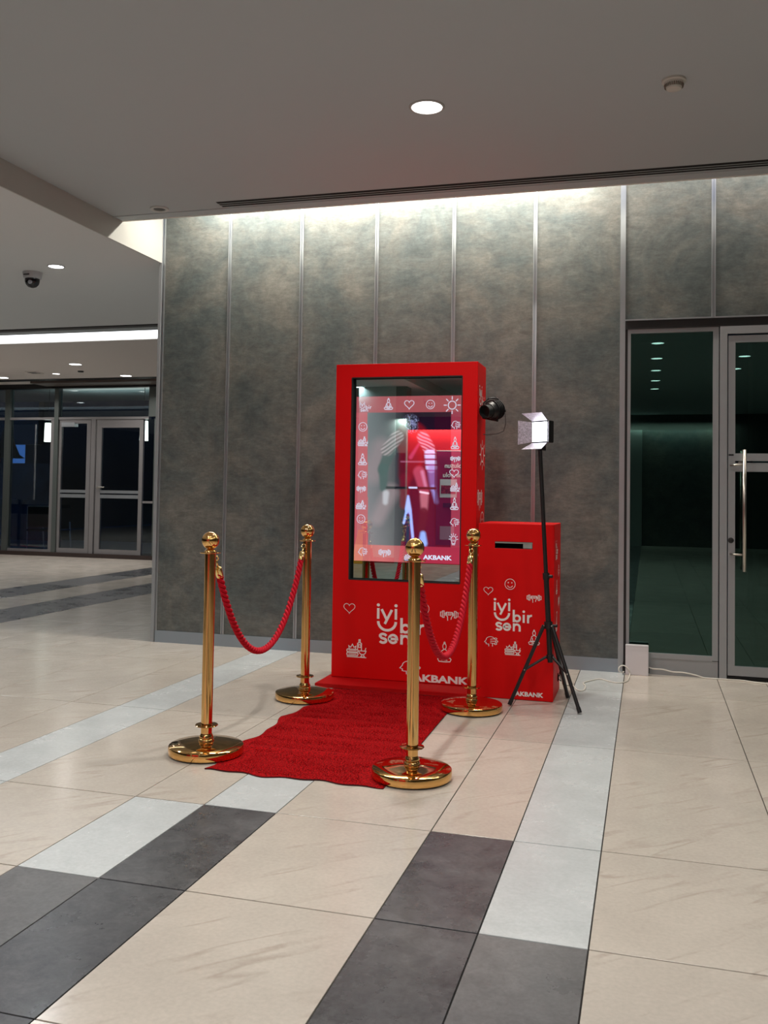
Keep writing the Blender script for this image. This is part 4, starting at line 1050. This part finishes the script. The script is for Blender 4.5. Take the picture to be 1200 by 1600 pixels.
tube('upper_hub', [L_(onp(HT-.02)), L_(onp(HT+.022))], .026, BLACK, ls, 14)
tube('lower_hub', [L_(onp(HB-.012)), L_(onp(HB+.014))], .022, BLACK, ls, 14)
tube('hub_knob', [L_(onp(HT)), L_(onp(HT))+Vector((.055,-.01,0))], .009, BLACK, ls, 10)
for fpt in FOOT:
    out = (Vector((fpt.x, fpt.y, 0)) - Vector((HUB.x, HUB.y, 0))).normalized()
    a = onp(HT)+out*.028; bpt = Vector((fpt.x, fpt.y, .008))
    tube('leg', [L_(a), L_(bpt)], .0118, BLACK, ls, 10)
    tube('foot_cap', [L_(bpt + (a-bpt)*.06), L_(bpt)], .0135, BLACK, ls, 10)
    mpt = a.lerp(bpt, .56); tube('brace', [L_(onp(HB)+out*.022), L_(mpt)], .0085, BLACK, ls, 8)
    rb = bmesh.new(); bm_lathe(rb, [(0,0),(.0045,0),(.0045,.004),(0,.005)], 10, c=L_(mpt)+Vector((0,-.012,0)), axis=(0,-1,0)); link('rivet', rb, CHROME, ls)
    rb = bmesh.new(); bm_lathe(rb, [(0,0),(.0045,0),(.0045,.004),(0,.005)], 10, c=L_(onp(HT)+out*.026)+Vector((0,-.014,0)), axis=(0,-1,0)); link('rivet', rb, CHROME, ls)
lp = thing('led_light_panel', 'glowing square LED light panel with barn doors on the tripod stand', 'light panel', TOP, math.radians(-36))
# local frame: faces -Y
z0 = .048; S_ = .068
box('housing', -S_, S_, -.005, .050, z0, z0+2*S_, BLACK, lp, .003)
box('screen', -S_+.008, S_-.008, -.007, -.005, z0+.008, z0+2*S_-.008, emis('led_screen', (.90, .95, 1.0), 14), lp)
box('battery', -.032, .032, .050, .078, z0+.035, z0+.10, BLACK, lp, .003)
bracket = box('bracket', -.016, .016, -.004, .036, .0005, z0, BLACK, lp)
BARN = mat('silver_barn_door', (.62, .58, .66), .35, .4, noise=(120, .35, 3), bump=(260, .8, .002))
def barn(pts):
    bm = bmesh.new(); v = [bm.verts.new(p) for p in pts]; f = bm.faces.new(v)
    bmesh.ops.solidify(bm, geom=[f], thickness=.0015)
    link('barn_door', bm, BARN, lp)
ZT = z0+2*S_
barn([(-S_+.005,-.006,ZT), (S_-.005,-.006,ZT), (S_+.015,-.080,ZT+.045), (-S_-.015,-.080,ZT+.045)])
barn([(-S_+.005,-.006,z0), (S_-.005,-.006,z0), (S_+.015,-.080,z0-.042), (-S_-.015,-.080,z0-.042)])
barn([(-S_,-.006,z0+.005), (-S_,-.006,ZT-.005), (-S_-.088,-.035,ZT+.008), (-S_-.088,-.035,z0-.008)])
barn([(S_,-.006,z0+.005), (S_,-.006,ZT-.005), (S_+.010,-.010,ZT), (S_+.010,-.010,z0)])

# ================================================================== STAGE LIGHT on the booth side
P0 = at(767, 641, 0, -1.0)
sl = thing('stage_light', 'small black stage light clamped to the right side of the booth', 'spotlight', (-1.012, -.89, at(768, 641, 1, -.89).z))
sl.scale = (.9, .9, .9)
ax = Vector((-.45, -.85, -.18)).normalized()
def prof_cyl(name, p0, prof, m, seg=24):
    bm = bmesh.new(); bm_lathe(bm, prof, seg, c=p0, axis=ax); return link(name, bm, m, sl, split=40)
prof_cyl('housing', (0,0,0), [(0,-.08),(.050,-.08),(.066,-.055),(.068,.01),(.056,.03),(.054,.045),(0,.045)], BLACK)
for k in range(4): prof_cyl('cooling_fin', (0,0,0), [(.062,-.060+.020*k),(.076,-.060+.020*k),(.076,-.054+.020*k),(.062,-.054+.020*k)], BLACK)
prof_cyl('lens_tube', (0,0,0), [(.046,.04),(.050,.042),(.050,.095),(.044,.095),(.040,.06),(0,.06)], mat('black_tube', (.012,.014,.014), .3))
tube('yoke', [(-.070, .03, .0), (-.068, .03, .06), (-.03, .04, .095), (.03, .045, .095), (.070, .05, .05), (.078, .05, .0)], .006, BLACK, sl, 8)
tube('clamp', [(-.078, .04, -.05), (-.02, .04, -.062), (.04, .03, -.075)], .010, BLACK, sl, 8)
tube('knob', [(.06, .04, .0), (.095, .05, .0)], .012, BLACK, sl, 10)
tube('power_cord', [(.02, .05, -.02), (.078, .03, .02), (.095, .02, -.03), (.100, .02, -.10), (.085, .02, -.155), (.04, .02, -.175), (-.03, .02, -.182), (-.070, .02, -.180)], .0028, BLACK, sl, 6)
tube('safety_wire', [(-.06, .02, .05), (-.03, .02, .10), (.02, .02, .105), (.05, .02, .07)], .002, BLACK, sl, 6)

# ================================================================== WHITE BOX AND CABLES
wb = thing('white_box', 'small white upright box leaning at the foot of the side light', 'box', (-.068, -.045, 0))
b1 = at(979, 1048, 1, -.06); b2 = at(1012, 1053, 1, -.06); t1_ = at(979, 1007, 1, -.06)
box('casing', -.083, .078, -.025, .020, .0, t1_.z, PLWHITE, wb, .003)
box('back_ports', .078, .086, -.015, .012, .02, .055, BLACK, wb)
box('hinge_line', -.079, .074, -.0262, -.0245, t1_.z-.012, t1_.z-.010, mat('light_grey_line', (.5,.5,.52), .5), wb)
def smooth(pts, n=8):
    pts = [Vector(p) for p in pts]; out = []
    for i in range(len(pts)-1):
        p0 = pts[max(i-1,0)]; p1 = pts[i]; p2 = pts[i+1]; p3 = pts[min(i+2, len(pts)-1)]
        for k in range(n):
            t = k/n; out.append(.5*((2*p1)+(p2-p0)*t+(2*p0-5*p1+4*p2-p3)*t*t+(3*p1-p0-3*p2+p3)*t*t*t))
    out.append(pts[-1]); return out
def F_(px, py, z=.004):
    p = at(px, py, 2, z); p.y = min(p.y, -.022); return p
c1 = smooth([(BX1+.034, -.86, .10), F_(880,1070,.02), F_(893,1070), F_(902,1078), F_(911,1079), F_(915,1073), F_(912,1067), F_(925,1063), F_(938,1061), F_(953,1065), F_(968,1067), F_(980,1064), at(984,1054,1,-.09), at(982,1046,1,-.085), at(975,1040,1,-.08), at(968,1042,1,-.08), at(967,1048,1,-.085), at(972,1051,1,-.075), at(975,1049,1,-.068)])
for q in c1: q.z = max(q.z, .004)
tag(tube('power_cable', c1, .0042, CABLEM, None, 8), 'white power cable running from the red cabinet and looping by the white box', 'cable')
c2 = smooth([at(1014, 1043, 1, -.05), at(1021, 1045, 1, -.05), at(1035, 1046, 1, -.04), at(1052, 1050, 1, -.035), at(1068, 1051, 1, -.035), F_(1085, 1049.5, .02), F_(1100, 1054), F_(1118, 1058), F_(1140, 1059), F_(1160, 1063), F_(1185, 1067), F_(1205, 1069), F_(1260, 1074)])
for q in c2: q.z = max(q.z, .004)
tag(tube('power_cable', c2, .0045, CABLEM, None, 8), 'white cable trailing right from the white box along the glass door sill', 'cable')
c3 = smooth([(-.160, -.030, .36), (-.162, -.030, .25), (-.160, -.032, .14), (-.170, -.04, .05), (-.168, -.06, .006), (-.165, -.09, .006)])
tag(tube('thin_cable', c3, .003, BLACK, None, 6), 'short black wire hanging left behind the white box', 'cable')
